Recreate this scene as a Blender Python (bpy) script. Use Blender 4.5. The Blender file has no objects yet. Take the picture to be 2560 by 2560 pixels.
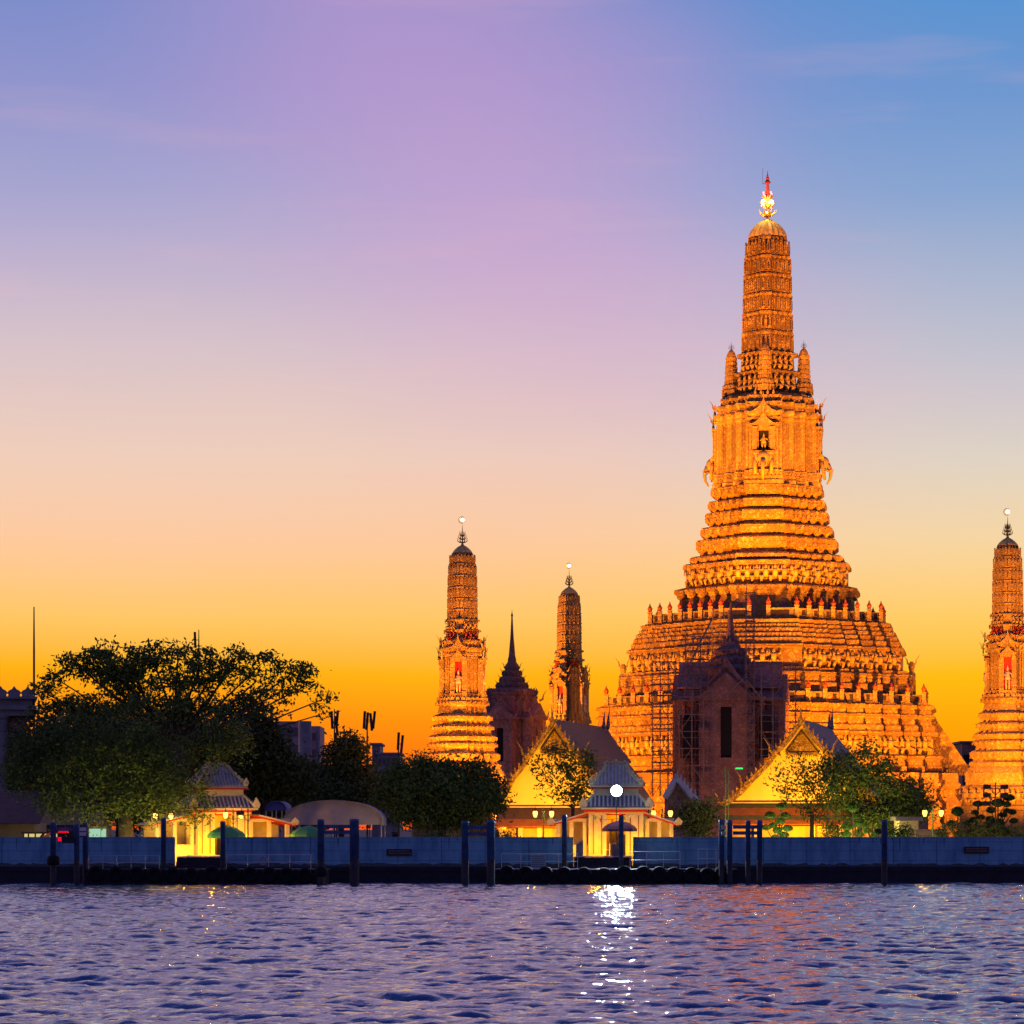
import bpy, math, random
import numpy as np
from mathutils import Vector, Matrix, noise as mnoise

R = random.Random(7)
SC = bpy.context.scene
COL = SC.collection
F = 7650.0            # focal length of the long lens in pixels of the 2560 wide picture
HZ = 2070.0           # picture row of the horizon
EYE = 3.8             # eye height over the water
GR = 1.1              # level of the temple ground

# ------------------------------------------------------------------ camera
cd = bpy.data.cameras.new("camera"); cam = bpy.data.objects.new("camera", cd); COL.objects.link(cam)
cam.location = (0, 0, EYE); cam.rotation_euler = (math.radians(90), 0, 0)
cd.sensor_width = 36; cd.lens = F / 2560 * 36
cd.shift_y = (HZ - 1280) / 2560
cd.clip_start = 1; cd.clip_end = 6000
SC.camera = cam
SC.render.resolution_x = SC.render.resolution_y = 1024
SC.view_settings.view_transform = 'Standard'; SC.view_settings.look = 'None'
SC.view_settings.exposure = 0; SC.view_settings.gamma = 1
SC.cycles.use_denoising = True
SC.cycles.max_bounces = 5; SC.cycles.diffuse_bounces = 2; SC.cycles.glossy_bounces = 3
SC.cycles.transmission_bounces = 2; SC.cycles.volume_bounces = 0
SC.cycles.sample_clamp_indirect = 6; SC.cycles.sample_clamp_direct = 0
SC.cycles.caustics_reflective = False; SC.cycles.caustics_refractive = False
try: SC.cycles.use_light_tree = True
except Exception: pass

def lin(r, g, b):
    f = lambda c: (c / 255) / 12.92 if c / 255 <= .04045 else ((c / 255 + .055) / 1.055) ** 2.4
    return (f(r), f(g), f(b), 1)
def P(px, py, Y): return Vector(((px - 1280) * Y / F, Y, EYE + (HZ - py) * Y / F))
def X(px, Y): return (px - 1280) * Y / F
def Zp(py, Y): return EYE + (HZ - py) * Y / F

# ------------------------------------------------------------------ dusk sky
W = bpy.data.worlds.new("World"); SC.world = W; W.use_nodes = True
nt = W.node_tree; nt.nodes.clear()
def N(t, **k):
    n = nt.nodes.new(t)
    for a, b in k.items(): setattr(n, a, b)
    return n
def L(a, b): nt.links.new(a, b)
def math_(op, a, b=None, clamp=False):
    n = N('ShaderNodeMath', operation=op); n.use_clamp = clamp
    for i, v in enumerate((a, b)):
        if v is None: continue
        if isinstance(v, (int, float)): n.inputs[i].default_value = v
        else: L(v, n.inputs[i])
    return n.outputs[0]
def ramp_(fac, stops, interp='LINEAR'):
    n = N('ShaderNodeValToRGB'); cr = n.color_ramp; cr.interpolation = interp
    while len(cr.elements) > 1: cr.elements.remove(cr.elements[-1])
    cr.elements[0].position = stops[0][0]; cr.elements[0].color = stops[0][1]
    for p, c in stops[1:]:
        e = cr.elements.new(p); e.color = c
    L(fac, n.inputs[0]); return n.outputs[0]
def mixc(f, a, b, mode='MIX'):
    n = N('ShaderNodeMix', data_type='RGBA', blend_type=mode)
    for i, v in ((0, f), (6, a), (7, b)):
        if isinstance(v, (int, float)): n.inputs[i].default_value = v
        elif isinstance(v, tuple): n.inputs[i].default_value = v
        else: L(v, n.inputs[i])
    return n.outputs[2]
def mapr(v, a, b, c=0., d=1., smooth=True):
    n = N('ShaderNodeMapRange'); n.interpolation_type = 'SMOOTHSTEP' if smooth else 'LINEAR'
    L(v, n.inputs[0])
    for i, q in enumerate((a, b, c, d)): n.inputs[i + 1].default_value = q
    return n.outputs[0]
tc = N('ShaderNodeTexCoord'); sep = N('ShaderNodeSeparateXYZ'); L(tc.outputs['Generated'], sep.inputs[0])
sx, sy, sz = sep.outputs
mp = N('ShaderNodeMapping'); L(tc.outputs['Generated'], mp.inputs[0]); mp.inputs['Scale'].default_value = (5, 5, 16)
mp.inputs['Rotation'].default_value = (0, math.radians(-14), 0)
nz = N('ShaderNodeTexNoise'); L(mp.outputs[0], nz.inputs[0]); nz.inputs['Scale'].default_value = 1.0; nz.inputs['Detail'].default_value = 3
nzv = math_('SUBTRACT', nz.outputs[0], .5)
el = math_('ADD', sz, math_('MULTIPLY', nzv, .012))
def S(z): return min(1, max(0, (z + .05) / .45))      # ramp coordinate
elr = mapr(el, -.05, .40, 0, 1, False)
K = lambda z, *c: (S(z), lin(*c))
left = ramp_(elr, [K(-.05, 120, 50, 40), K(0, 255, 92, 22), K(.022, 255, 110, 16), K(.036, 255, 142, 10), K(.051, 255, 176, 8), K(.068, 255, 195, 98), K(.094, 250, 198, 156), K(.12, 236, 202, 184), K(.152, 214, 192, 198), K(.18, 188, 174, 204), K(.203, 163, 161, 205), K(.235, 140, 144, 202), K(.261, 118, 136, 199), K(.30, 184, 162, 206), K(.40, 226, 188, 214)])
right = ramp_(elr, [K(-.05, 120, 60, 30), K(0, 255, 130, 8), K(.022, 255, 148, 4), K(.036, 255, 166, 4), K(.051, 255, 186, 8), K(.068, 255, 202, 98), K(.094, 243, 211, 162), K(.12, 220, 208, 194), K(.14, 204, 195, 202), K(.152, 190, 190, 204), K(.203, 132, 162, 207), K(.235, 104, 147, 206), K(.261, 84, 144, 207), K(.33, 180, 170, 210), K(.40, 220, 186, 214)])
az = math_('DIVIDE', sx, math_('MAXIMUM', sy, .05))
azn = math_('ADD', az, math_('MULTIPLY', nzv, .05))
sky = mixc(mapr(azn, -.02, .17), left, right)
# pink band that leans to the right as it comes down
d = math_('SUBTRACT', azn, math_('SUBTRACT', .118, math_('MULTIPLY', sz, .60)))
pk = math_('SUBTRACT', 1, math_('ABSOLUTE', math_('DIVIDE', d, .13)), True)
pk = mapr(pk, 0, 1)
band = math_('MULTIPLY', pk, math_('MULTIPLY', mapr(sz, .085, .19), mapr(sz, .34, .27)))
sky = mixc(math_('MULTIPLY', band, .40), sky, lin(216, 156, 206))
# faint streaks
mp2 = N('ShaderNodeMapping'); L(tc.outputs['Generated'], mp2.inputs[0]); mp2.inputs['Scale'].default_value = (9, 9, 75); mp2.inputs['Rotation'].default_value = (0, math.radians(-6), 0)
nz2 = N('ShaderNodeTexNoise'); L(mp2.outputs[0], nz2.inputs[0]); nz2.inputs['Scale'].default_value = 1.0; nz2.inputs['Detail'].default_value = 4
st = math_('MULTIPLY', mapr(nz2.outputs[0], .54, .72), mapr(sz, .06, .1))
sky = mixc(math_('MULTIPLY', st, .09), sky, lin(250, 186, 180))
# zenith and the eastern half behind the viewer
up = ramp_(mapr(sz, .3, 1, 0, 1, False), [(0, lin(218, 184, 214)), (.22, lin(162, 148, 206)), (.5, lin(62, 84, 170)), (1, lin(34, 52, 132))])
sky = mixc(mapr(sz, .38, .50), sky, up)
back = ramp_(mapr(sz, -.05, .8, 0, 1, False), [(0, lin(70, 60, 90)), (.08, lin(132, 108, 150)), (.3, lin(112, 104, 165)), (.6, lin(78, 88, 165)), (1, lin(44, 58, 140))])
sky = mixc(mapr(sy, .35, -.25), sky, back)
bg = N('ShaderNodeBackground'); L(sky, bg.inputs[0]); bg.inputs[1].default_value = 1.0
# the physical sky adds a little true twilight air on top
ns = N('ShaderNodeTexSky', sky_type='NISHITA'); ns.sun_disc = False; ns.sun_elevation = math.radians(-2); ns.sun_rotation = math.radians(-25)
bg2 = N('ShaderNodeBackground'); L(ns.outputs[0], bg2.inputs[0]); bg2.inputs[1].default_value = .05
ad = N('ShaderNodeAddShader'); L(bg.outputs[0], ad.inputs[0]); L(bg2.outputs[0], ad.inputs[1])
out = N('ShaderNodeOutputWorld'); L(ad.outputs[0], out.inputs[0])

# ------------------------------------------------------------------ floodlights (the temple is floodlit)
def lamp(kind, name, loc, color, power, target=None, angle=70, blend=.6, radius=.4):
    ld = bpy.data.lights.new(name, kind); ld.color = color; ld.energy = power
    if kind in ('SPOT', 'POINT'): ld.shadow_soft_size = radius
    if kind == 'SPOT': ld.spot_size = math.radians(angle); ld.spot_blend = blend
    o = bpy.data.objects.new(name, ld); COL.objects.link(o); o.location = loc
    if target is not None: o.rotation_euler = (Vector(target) - Vector(loc)).to_track_quat('-Z', 'Y').to_euler()
    return o
SOD = (1.0, .275, .001); YEL = (1.0, .40, .0)
TW = Vector((31.4, 376, GR)); TROT = math.radians(-9)
def loc2w(x, y, z, o=TW, rz=TROT):
    return Vector((o.x + x * math.cos(rz) - y * math.sin(rz), o.y + x * math.sin(rz) + y * math.cos(rz), o.z + z))
FLOODS = []       # (location, target) of each visible floodlight housing
def flood(loc, tgt, power, angle, color=SOD, fixture=True, radius=.5):
    lamp('SPOT', 'floodlight', loc, color, power, tgt, angle, .7, radius)
    if fixture: FLOODS.append((Vector(loc), Vector(tgt)))
flood(loc2w(-34, -62, 3), loc2w(-1, -3, 56), 640000, 34)
flood(loc2w(30, -64, 3), loc2w(1, -3, 55), 640000, 34)
flood(loc2w(-27, -37, 3), loc2w(-12, -8, 15), 120000, 100)
flood(loc2w(15, -40, 3), loc2w(11, -8, 15), 150000, 84)
flood(loc2w(2, -37, 3), loc2w(8, -8, 17), 32000, 80, fixture=False)
flood(loc2w(52, -16, 4), loc2w(10, -2, 26), 85000, 60)
flood(loc2w(-44, -26, 4), loc2w(-4, -4, 24), 95000, 38)

lamp('POINT', 'pavilion_fill', (X(1827, 322), 322, 3.5), (1, .42, .16), 3600, radius=1.2)  # added warm fill for the dark pavilions, here and next line; no fitting
lamp('POINT', 'pavilion_fill', (X(1300, 362), 362, 3.0), (1, .5, .3), 1500, radius=1.2)
# ------------------------------------------------------------------ materials
def mat(name, color, rough=.8, color2=None, scale=1.0, detail=4, bump=0., bscale=None, metallic=0., spec=.3, emit=None, estr=0.,
        cells=0., cscale=2., cdark=.35, wave=None, stretch=None, cramp=(.35, .65)):
    m = bpy.data.materials.new(name); m.use_nodes = True
    t = m.node_tree; b = t.nodes['Principled BSDF']
    def n(ty, **k):
        q = t.nodes.new(ty)
        for a, v in k.items(): setattr(q, a, v)
        return q
    b.inputs['Roughness'].default_value = rough; b.inputs['Metallic'].default_value = metallic
    b.inputs['Specular IOR Level'].default_value = spec
    c1 = tuple(color[:3]) + (1,)
    b.inputs['Base Color'].default_value = c1
    if emit:
        b.inputs['Emission Color'].default_value = tuple(emit[:3]) + (1,); b.inputs['Emission Strength'].default_value = estr
    tcn = n('ShaderNodeTexCoord'); src = tcn.outputs['Object']
    if stretch:
        mpn = n('ShaderNodeMapping'); t.links.new(src, mpn.inputs[0]); mpn.inputs['Scale'].default_value = stretch; src = mpn.outputs[0]
    col = None; height = None
    if color2:
        nn = n('ShaderNodeTexNoise'); nn.inputs['Scale'].default_value = scale; nn.inputs['Detail'].default_value = detail
        nn.inputs['Roughness'].default_value = .65
        t.links.new(src, nn.inputs[0])
        mr = n('ShaderNodeMapRange'); t.links.new(nn.outputs[0], mr.inputs[0]); mr.inputs[1].default_value = cramp[0]; mr.inputs[2].default_value = cramp[1]
        mx = n('ShaderNodeMix', data_type='RGBA'); t.links.new(mr.outputs[0], mx.inputs[0])
        mx.inputs[6].default_value = c1; mx.inputs[7].default_value = tuple(color2[:3]) + (1,)
        col = mx.outputs[2]; height = nn.outputs[0]
    if cells:
        hs = []
        for k, (sc, ft) in enumerate(((cscale, 'F1'), (cscale * 2.3, 'F1'))):
            v = n('ShaderNodeTexVoronoi'); v.feature = ft; v.inputs['Scale'].default_value = sc; t.links.new(src, v.inputs[0])
            hs.append(v.outputs['Distance'])
        ad = n('ShaderNodeMath', operation='ADD'); t.links.new(hs[0], ad.inputs[0]); t.links.new(hs[1], ad.inputs[1])
        mr = n('ShaderNodeMapRange'); t.links.new(ad.outputs[0], mr.inputs[0]); mr.inputs[1].default_value = .62; mr.inputs[2].default_value = 1.15
        mr.inputs[3].default_value = 1; mr.inputs[4].default_value = 0
        dk = n('ShaderNodeMix', data_type='RGBA', blend_type='MULTIPLY')
        iv = n('ShaderNodeMath', operation='SUBTRACT'); iv.inputs[0].default_value = 1; t.links.new(mr.outputs[0], iv.inputs[1])
        fm = n('ShaderNodeMath', operation='MULTIPLY'); t.links.new(iv.outputs[0], fm.inputs[0]); fm.inputs[1].default_value = cells
        t.links.new(fm.outputs[0], dk.inputs[0])
        if col: t.links.new(col, dk.inputs[6])
        else: dk.inputs[6].default_value = c1
        dk.inputs[7].default_value = (cdark, cdark * .8, cdark * .8, 1)
        col = dk.outputs[2]; height = mr.outputs[0]
    if wave:
        axis, wsc, wd = wave
        wv = n('ShaderNodeTexWave'); wv.bands_direction = axis; wv.inputs['Scale'].default_value = wsc; wv.inputs['Distortion'].default_value = wd
        t.links.new(tcn.outputs['Object'], wv.inputs[0])
        dk = n('ShaderNodeMix', data_type='RGBA', blend_type='MULTIPLY'); dk.inputs[0].default_value = .45
        if col: t.links.new(col, dk.inputs[6])
        else: dk.inputs[6].default_value = c1
        t.links.new(wv.outputs[0], dk.inputs[7]); col = dk.outputs[2]; height = wv.outputs[0]
    if col: t.links.new(col, b.inputs['Base Color'])
    if bump:
        if height is None or bscale:
            nb = n('ShaderNodeTexNoise'); nb.inputs['Scale'].default_value = bscale or 3; nb.inputs['Detail'].default_value = 5; t.links.new(src, nb.inputs[0])
            height = nb.outputs[0]
        bn = n('ShaderNodeBump'); bn.inputs['Strength'].default_value = 1; bn.inputs['Distance'].default_value = bump
        t.links.new(height, bn.inputs['Height']); t.links.new(bn.outputs[0], b.inputs['Normal'])
    return m
M = {}
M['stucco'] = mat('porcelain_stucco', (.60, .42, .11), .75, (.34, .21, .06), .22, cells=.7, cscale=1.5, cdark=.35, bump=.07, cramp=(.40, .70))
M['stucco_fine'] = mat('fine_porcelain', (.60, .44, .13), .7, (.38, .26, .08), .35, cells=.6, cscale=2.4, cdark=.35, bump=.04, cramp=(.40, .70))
M['recess'] = mat('shaded_recess', (.32, .19, .065), .85, (.20, .12, .04), .6)  # shade of grooves and gaps put into a darker porcelain colour
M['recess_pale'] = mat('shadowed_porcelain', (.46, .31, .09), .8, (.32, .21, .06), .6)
M['plain'] = mat('pale_stucco', (.60, .50, .38), .8, (.42, .34, .24), .8, bump=.03)
M['carv'] = mat('carved_figures', (.56, .41, .12), .7, (.36, .26, .08), 1.2, bump=.04)
M['red'] = mat('red_glaze', (.42, .07, .03), .45, (.22, .03, .02), 2.0)
M['redpaint'] = mat('red_paint', (.55, .035, .02), .6)
M['dark'] = mat('dark_recess', (.02, .018, .02), .9)
M['grille'] = mat('weathered_grille', (.09, .06, .05), .8, (.03, .02, .02), 4)
M['gold'] = mat('gold_leaf', (.85, .55, .12), .35, metallic=.85)
M['bronze'] = mat('weathered_bronze', (.12, .08, .04), .5, metallic=.6)
M['dome'] = mat('grey_green_dome', (.72, .52, .13), .45, (.46, .32, .08), 1.5, bump=.04)
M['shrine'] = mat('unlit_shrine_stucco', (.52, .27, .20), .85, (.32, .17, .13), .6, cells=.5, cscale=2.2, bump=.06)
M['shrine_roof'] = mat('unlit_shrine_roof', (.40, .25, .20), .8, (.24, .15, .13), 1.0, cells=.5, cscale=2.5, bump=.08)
M['net'] = mat('dark_netting', (.06, .05, .055), .9, (.03, .025, .03), 3)
M['steel'] = mat('rusty_tube', (.30, .20, .14), .7, (.18, .12, .09), 2)
M['plank'] = mat('scaffold_plank', (.13, .10, .08), .9)
M['yellow'] = mat('limewashed_gable', (.80, .64, .16), .85, (.70, .54, .13), .4)
M['gilded'] = mat('gilded_carving', (.85, .60, .14), .45, (.35, .2, .05), 3, cells=.8, cscale=5, cdark=.25, bump=.06, metallic=.3)
M['tile_brown'] = mat('brown_roof_tile', (.16, .09, .075), .6, (.10, .055, .05), 2, wave=('X', 4.0, .3), bump=.04)
M['tile_grey'] = mat('grey_roof_tile', (.34, .24, .26), .6, (.24, .17, .19), 2, wave=('Y', 4.0, .3), bump=.04)
M['tile_orange'] = mat('orange_roof_tile', (.50, .17, .05), .6, (.34, .11, .04), 2, wave=('X', 5.0, .3), bump=.04)
M['tile_green'] = mat('green_roof_tile', (.13, .16, .07), .6, (.08, .10, .05), 2, wave=('X', 5.0, .3), bump=.04)
M['white'] = mat('white_plaster', (.74, .64, .36), .8, (.58, .48, .25), .8)
M['whiteroof'] = mat('white_mortar_roof', (.70, .66, .60), .8, (.52, .48, .45), 1.5, bump=.05)
M['slate'] = mat('grey_tile_gutters', (.56, .46, .32), .7, (.38, .31, .22), 3)
M['leaf'] = mat('foliage', (.085, .13, .028), .7, (.14, .19, .04), .5, spec=.15)
M['leafdark'] = mat('dark_foliage', (.08, .10, .032), .75, (.12, .135, .04), .5, spec=.1)
M['topiary'] = mat('clipped_foliage', (.06, .13, .03), .7, (.03, .07, .02), 6, bump=.05, spec=.15)
M['bark'] = mat('bark', (.09, .065, .045), .9, (.05, .035, .025), 3, bump=.05)
M['bluewall'] = mat('blue_painted_wall', (.20, .44, .52), .6, (.09, .23, .33), .8, detail=7, bump=.01, stretch=(1.6, 1, .45), spec=.25, cramp=(.42, .72))
M['pile'] = mat('steel_blue_pile', (.08, .15, .26), .55, (.04, .07, .15), .9, bump=.01)
M['wetpile'] = mat('wet_rusty_pile', (.05, .04, .045), .5, (.025, .02, .025), 2, bump=.02)
M['quay'] = mat('dark_wet_concrete', (.035, .028, .035), .7, (.018, .014, .018), 1.2, bump=.03)
M['pontoon'] = mat('black_pontoon_steel', (.022, .018, .022), .6, (.012, .01, .014), 2)
M['rubber'] = mat('rubber', (.005, .005, .006), .75, bump=.01)
M['ground'] = mat('paved_ground', (.16, .14, .12), .9, (.1, .09, .08), .3)
M['chrome'] = mat('galvanised_rail', (.45, .45, .48), .35, metallic=.7)
M['lightbar'] = mat('pale_deck_edge', (.62, .62, .66), .5)
M['black'] = mat('black_paint', (.02, .02, .025), .5)
M['greenpaint'] = mat('green_painted_post', (.10, .20, .06), .5)
M['gutter'] = mat('dark_tile_gutters', (.20, .19, .20), .7, (.13, .12, .13), 3)
M['tide'] = mat('tide_stain', (.05, .07, .06), .6, (.09, .12, .12), 3)
M['streak'] = mat('rain_streak', (.07, .15, .19), .7)
M['tent'] = mat('canopy_cloth', (.42, .38, .38), .75, (.30, .27, .28), .5)
M['tentblue'] = mat('blue_canopy_cloth', (.15, .15, .32), .75)
M['umbgreen'] = mat('green_umbrella_cloth', (.10, .35, .12), .8)
M['umbdark'] = mat('dark_red_umbrella_cloth', (.22, .07, .09), .8)
M['concrete'] = mat('grey_concrete', (.30, .27, .27), .85, (.2, .18, .18), .7)
M['brownroof'] = mat('rusty_tin_roof', (.20, .075, .055), .7, (.12, .05, .04), 1.5, wave=('X', 3, .2))
M['blueroof'] = mat('blue_tin_roof', (.08, .12, .30), .6)
M['beige'] = mat('beige_wall', (.50, .37, .20), .85, (.38, .27, .15), .6)
M['pinkwall'] = mat('pink_apartment_wall', (.50, .30, .27), .85, (.4, .24, .22), .4)
M['glass'] = mat('window_glass', (.03, .04, .05), .15, spec=.6)
M['orangepaint'] = mat('orange_paint', (.65, .13, .04), .6)
M['greyplaque'] = mat('dark_bronze_plaque', (.05, .028, .03), .5, (.03, .018, .02), 6)
M['signboard'] = mat('pale_sign_board', (.33, .42, .36), .6)
M['ink'] = mat('faded_lettering', (.10, .13, .16), .7)
M['goldink'] = mat('gilt_lettering', (.28, .17, .12), .5)
M['plastic'] = mat('white_plastic', (.75, .72, .6), .4)
M['iron'] = mat('pale_iron_fence', (.62, .42, .40), .6)
M['hair'] = mat('black_hair', (.02, .018, .016), .7)
M['skin'] = mat('skin', (.36, .20, .13), .6)
M['cloth'] = mat('dark_shirt', (.05, .05, .08), .8)
def emis(name, c, s): return mat(name, (.02, .02, .02), .5, emit=c, estr=s)
M['lantern'] = emis('lit_lantern_glass', (1, .5, .08), 4)
M['whitelamp'] = emis('white_floodlight_glass', (.75, .92, 1), 60)
M['goldlamp'] = emis('warm_globe_glass', (1, .70, .30), 10)
M['redlamp'] = emis('red_globe_glass', (1, .12, .12), 8)
M['moonlamp'] = emis('white_globe_glass', (1, .92, .75), 12)
M['greenled'] = emis('green_tube', (.02, 1, .12), 1.4)
M['redled'] = emis('red_tube', (1, .0, .015), 1.0)
M['kiosk'] = emis('lit_kiosk_window', (.45, .80, .55), .75)
M['warmwin'] = emis('lit_shop_wall', (.95, .80, .30), .7)

# ------------------------------------------------------------------ mesh builder
class MB:
    def __init__(s): s.v = []; s.f = []
    def add(s, vs, fs):
        o = len(s.v); s.v += [tuple(p) for p in vs]; s.f += [tuple(i + o for i in f) for f in fs]; return s
    def box(s, x0, x1, y0, y1, z0, z1, rz=0, c=(0, 0, 0)):
        vs = [(x0, y0, z0), (x1, y0, z0), (x1, y1, z0), (x0, y1, z0), (x0, y0, z1), (x1, y0, z1), (x1, y1, z1), (x0, y1, z1)]
        if rz: 
            cs, sn = math.cos(rz), math.sin(rz)
            vs = [(c[0] + x * cs - y * sn, c[1] + x * sn + y * cs, z + c[2]) for x, y, z in vs]
        elif c != (0, 0, 0): vs = [(x + c[0], y + c[1], z + c[2]) for x, y, z in vs]
        return s.add(vs, [(0, 3, 2, 1), (4, 5, 6, 7), (0, 1, 5, 4), (1, 2, 6, 5), (2, 3, 7, 6), (3, 0, 4, 7)])
    def loft(s, pl, prof, top=True, bottom=False, c=(0, 0, 0)):
        n = len(pl); vs = [(c[0] + x * r, c[1] + y * r, c[2] + z) for r, z in prof for x, y in pl]; fs = []
        for k in range(len(prof) - 1):
            for i in range(n):
                j = (i + 1) % n; fs.append((k * n + i, k * n + j, (k + 1) * n + j, (k + 1) * n + i))
        if top: fs.append(tuple((len(prof) - 1) * n + i for i in range(n)))
        if bottom: fs.append(tuple(reversed(range(n))))
        return s.add(vs, fs)
    def lathe(s, prof, n=12, c=(0, 0, 0), sq=(1, 1)):
        return s.loft([(math.cos(2 * math.pi * (i + .5) / n) * sq[0], math.sin(2 * math.pi * (i + .5) / n) * sq[1]) for i in range(n)], prof, True, True, c)
    def ball(s, c, r, n=8, m=6):
        if isinstance(r, (int, float)): r = (r, r, r)
        vs = []; fs = []
        for k in range(m + 1):
            a = math.pi * k / m
            for i in range(n):
                b = 2 * math.pi * i / n
                vs.append((c[0] + r[0] * math.sin(a) * math.cos(b), c[1] + r[1] * math.sin(a) * math.sin(b), c[2] - r[2] * math.cos(a)))
        for k in range(m):
            for i in range(n):
                j = (i + 1) % n; fs.append((k * n + i, k * n + j, (k + 1) * n + j, (k + 1) * n + i))
        return s.add(vs, fs)
    def tube(s, pts, rad, n=6, cap=True):
        pts = [Vector(p) for p in pts]
        if isinstance(rad, (int, float)): rad = [rad] * len(pts)
        vs = []; fs = []; prev = None
        for k, p in enumerate(pts):
            d = (pts[min(k + 1, len(pts) - 1)] - pts[max(k - 1, 0)])
            d = d.normalized() if d.length > 1e-9 else Vector((0, 0, 1))
            if prev is None: prev = Vector((1, 0, 0)) if abs(d.x) < .9 else Vector((0, 1, 0))
            u = (prev - d * prev.dot(d)); u = u.normalized() if u.length > 1e-6 else d.orthogonal().normalized()
            w = d.cross(u); prev = u
            for i in range(n):
                a = 2 * math.pi * i / n; q = p + (u * math.cos(a) + w * math.sin(a)) * rad[k]; vs.append(tuple(q))
        for k in range(len(pts) - 1):
            for i in range(n):
                j = (i + 1) % n; fs.append((k * n + i, k * n + j, (k + 1) * n + j, (k + 1) * n + i))
        if cap: fs.append(tuple(reversed(range(n)))); fs.append(tuple((len(pts) - 1) * n + i for i in range(n)))
        return s.add(vs, fs)
    def prism(s, out, o, u, w, t):
        """outline (a,b) in the plane o + a*u + b*w, thickened by vector t"""
        o, u, w, t = Vector(o), Vector(u), Vector(w), Vector(t); n = len(out)
        vs = [o + u * a + w * b for a, b in out]; vs += [v + t for v in vs]
        fs = [tuple(range(n)), tuple(reversed(range(n, 2 * n)))] + [(i, i + n, (i + 1) % n + n, (i + 1) % n) for i in range(n)]
        return s.add(vs, fs)
    def build(s, name, m, parent=None, smooth=False, loc=None):
        me = bpy.data.meshes.new(name); me.from_pydata(s.v, [], s.f); me.update()
        me.materials.append(M[m] if isinstance(m, str) else m)
        if smooth: me.polygons.foreach_set('use_smooth', [True] * len(me.polygons))
        o = bpy.data.objects.new(name, me); COL.objects.link(o)
        if parent is not None: o.parent = parent
        if loc is not None: o.location = loc
        return o
def tag(o, label=None, cat=None, group=None, kind=None):
    if label: o['label'] = label
    if cat: o['category'] = cat
    if group: o['group'] = group
    if kind: o['kind'] = kind
    return o
def thing(name, label, cat, loc=(0, 0, 0), rz=0, group=None):
    o = bpy.data.objects.new(name, None); COL.objects.link(o); o.location = loc; o.rotation_euler = (0, 0, rz); o.empty_display_size = .5
    return tag(o, label, cat, group)
KIDS = {}
def kids(o): return [c for c in bpy.data.objects if c.parent == o]
def copy_tree(o, parent=None):
    c = o.copy(); COL.objects.link(c); c.parent = parent
    for ch in kids(o): copy_tree(ch, c)
    return c
def dup(o, parent, loc=None, rz=None, scale=None):
    c = o.copy(); COL.objects.link(c); c.parent = parent
    if loc is not None: c.location = loc
    if rz is not None: c.rotation_euler = (0, 0, rz)
    if scale is not None: c.scale = scale if not isinstance(scale, (int, float)) else (scale,) * 3
    return c
def plan(n, t):
    d = (1 - t) / n; q = [(t, -1)]; x, y = t, -1
    for _ in range(n):
        y += d; q.append((x, y)); x += d; q.append((x, y))
    out = []
    for k in range(4):
        for a, b in q:
            for _ in range(k): a, b = -b, a
            out.append((a, b))
    return out
def ksil(pl, th): return max(x * math.cos(th) + y * math.sin(th) for x, y in pl)
def edges(pl, r, back=.3):
    for i in range(len(pl)):
        a = Vector((pl[i][0] * r, pl[i][1] * r)); b = Vector((pl[(i + 1) % len(pl)][0] * r, pl[(i + 1) % len(pl)][1] * r)); e = b - a
        if e.length < 1e-4: continue
        nrm = Vector((e.y, -e.x)).normalized()
        if nrm.y > .5: continue
        if (a.y + b.y) / 2 > back * r: continue
        yield a, b, e.normalized(), nrm, e.length
SHAPES = {
    'box': [(-.5, 0), (.5, 0), (.5, 1), (-.5, 1)],
    'arch': [(-.5, 0), (.5, 0), (.5, .62), (.3, .86), (0, 1), (-.3, .86), (-.5, .62)],
    'leaf': [(-.5, 0), (.5, 0), (.42, .45), (0, 1), (-.42, .45)],
    'drop': [(-.5, 1), (-.42, .55), (0, 0), (.42, .55), (.5, 1)],
}
def studs(mb, pl, r, z, h, sp, w, d, shape='box', back=.3, minlen=0., off=0., c=(0, 0)):
    for a, b, e, nr, ln in edges(pl, r, back):
        if ln < minlen: continue
        n = max(1, round(ln / sp)); ww = min(w, ln / n * .9)
        for i in range(n):
            p = a + e * ((i + .5) * ln / n) + nr * (off - .02)
            mb.prism([(q[0] * ww, q[1] * h) for q in SHAPES[shape]], (p.x + c[0], p.y + c[1], z), (e.x, e.y, 0), (0, 0, 1), (nr.x * (d + .02), nr.y * (d + .02), 0))
def np_quads(name, V, m, parent=None, n=4):
    """V: (k*n,3) float array, every n verts make a face"""
    k = len(V) // n; me = bpy.data.meshes.new(name)
    me.vertices.add(len(V)); me.vertices.foreach_set('co', V.astype(np.float32).ravel())
    me.loops.add(len(V)); me.loops.foreach_set('vertex_index', np.arange(len(V), dtype=np.int32))
    me.polygons.add(k); me.polygons.foreach_set('loop_start', np.arange(0, len(V), n, dtype=np.int32))
    me.update(calc_edges=True); me.materials.append(M[m])
    o = bpy.data.objects.new(name, me); COL.objects.link(o)
    if parent is not None: o.parent = parent
    return o
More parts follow.
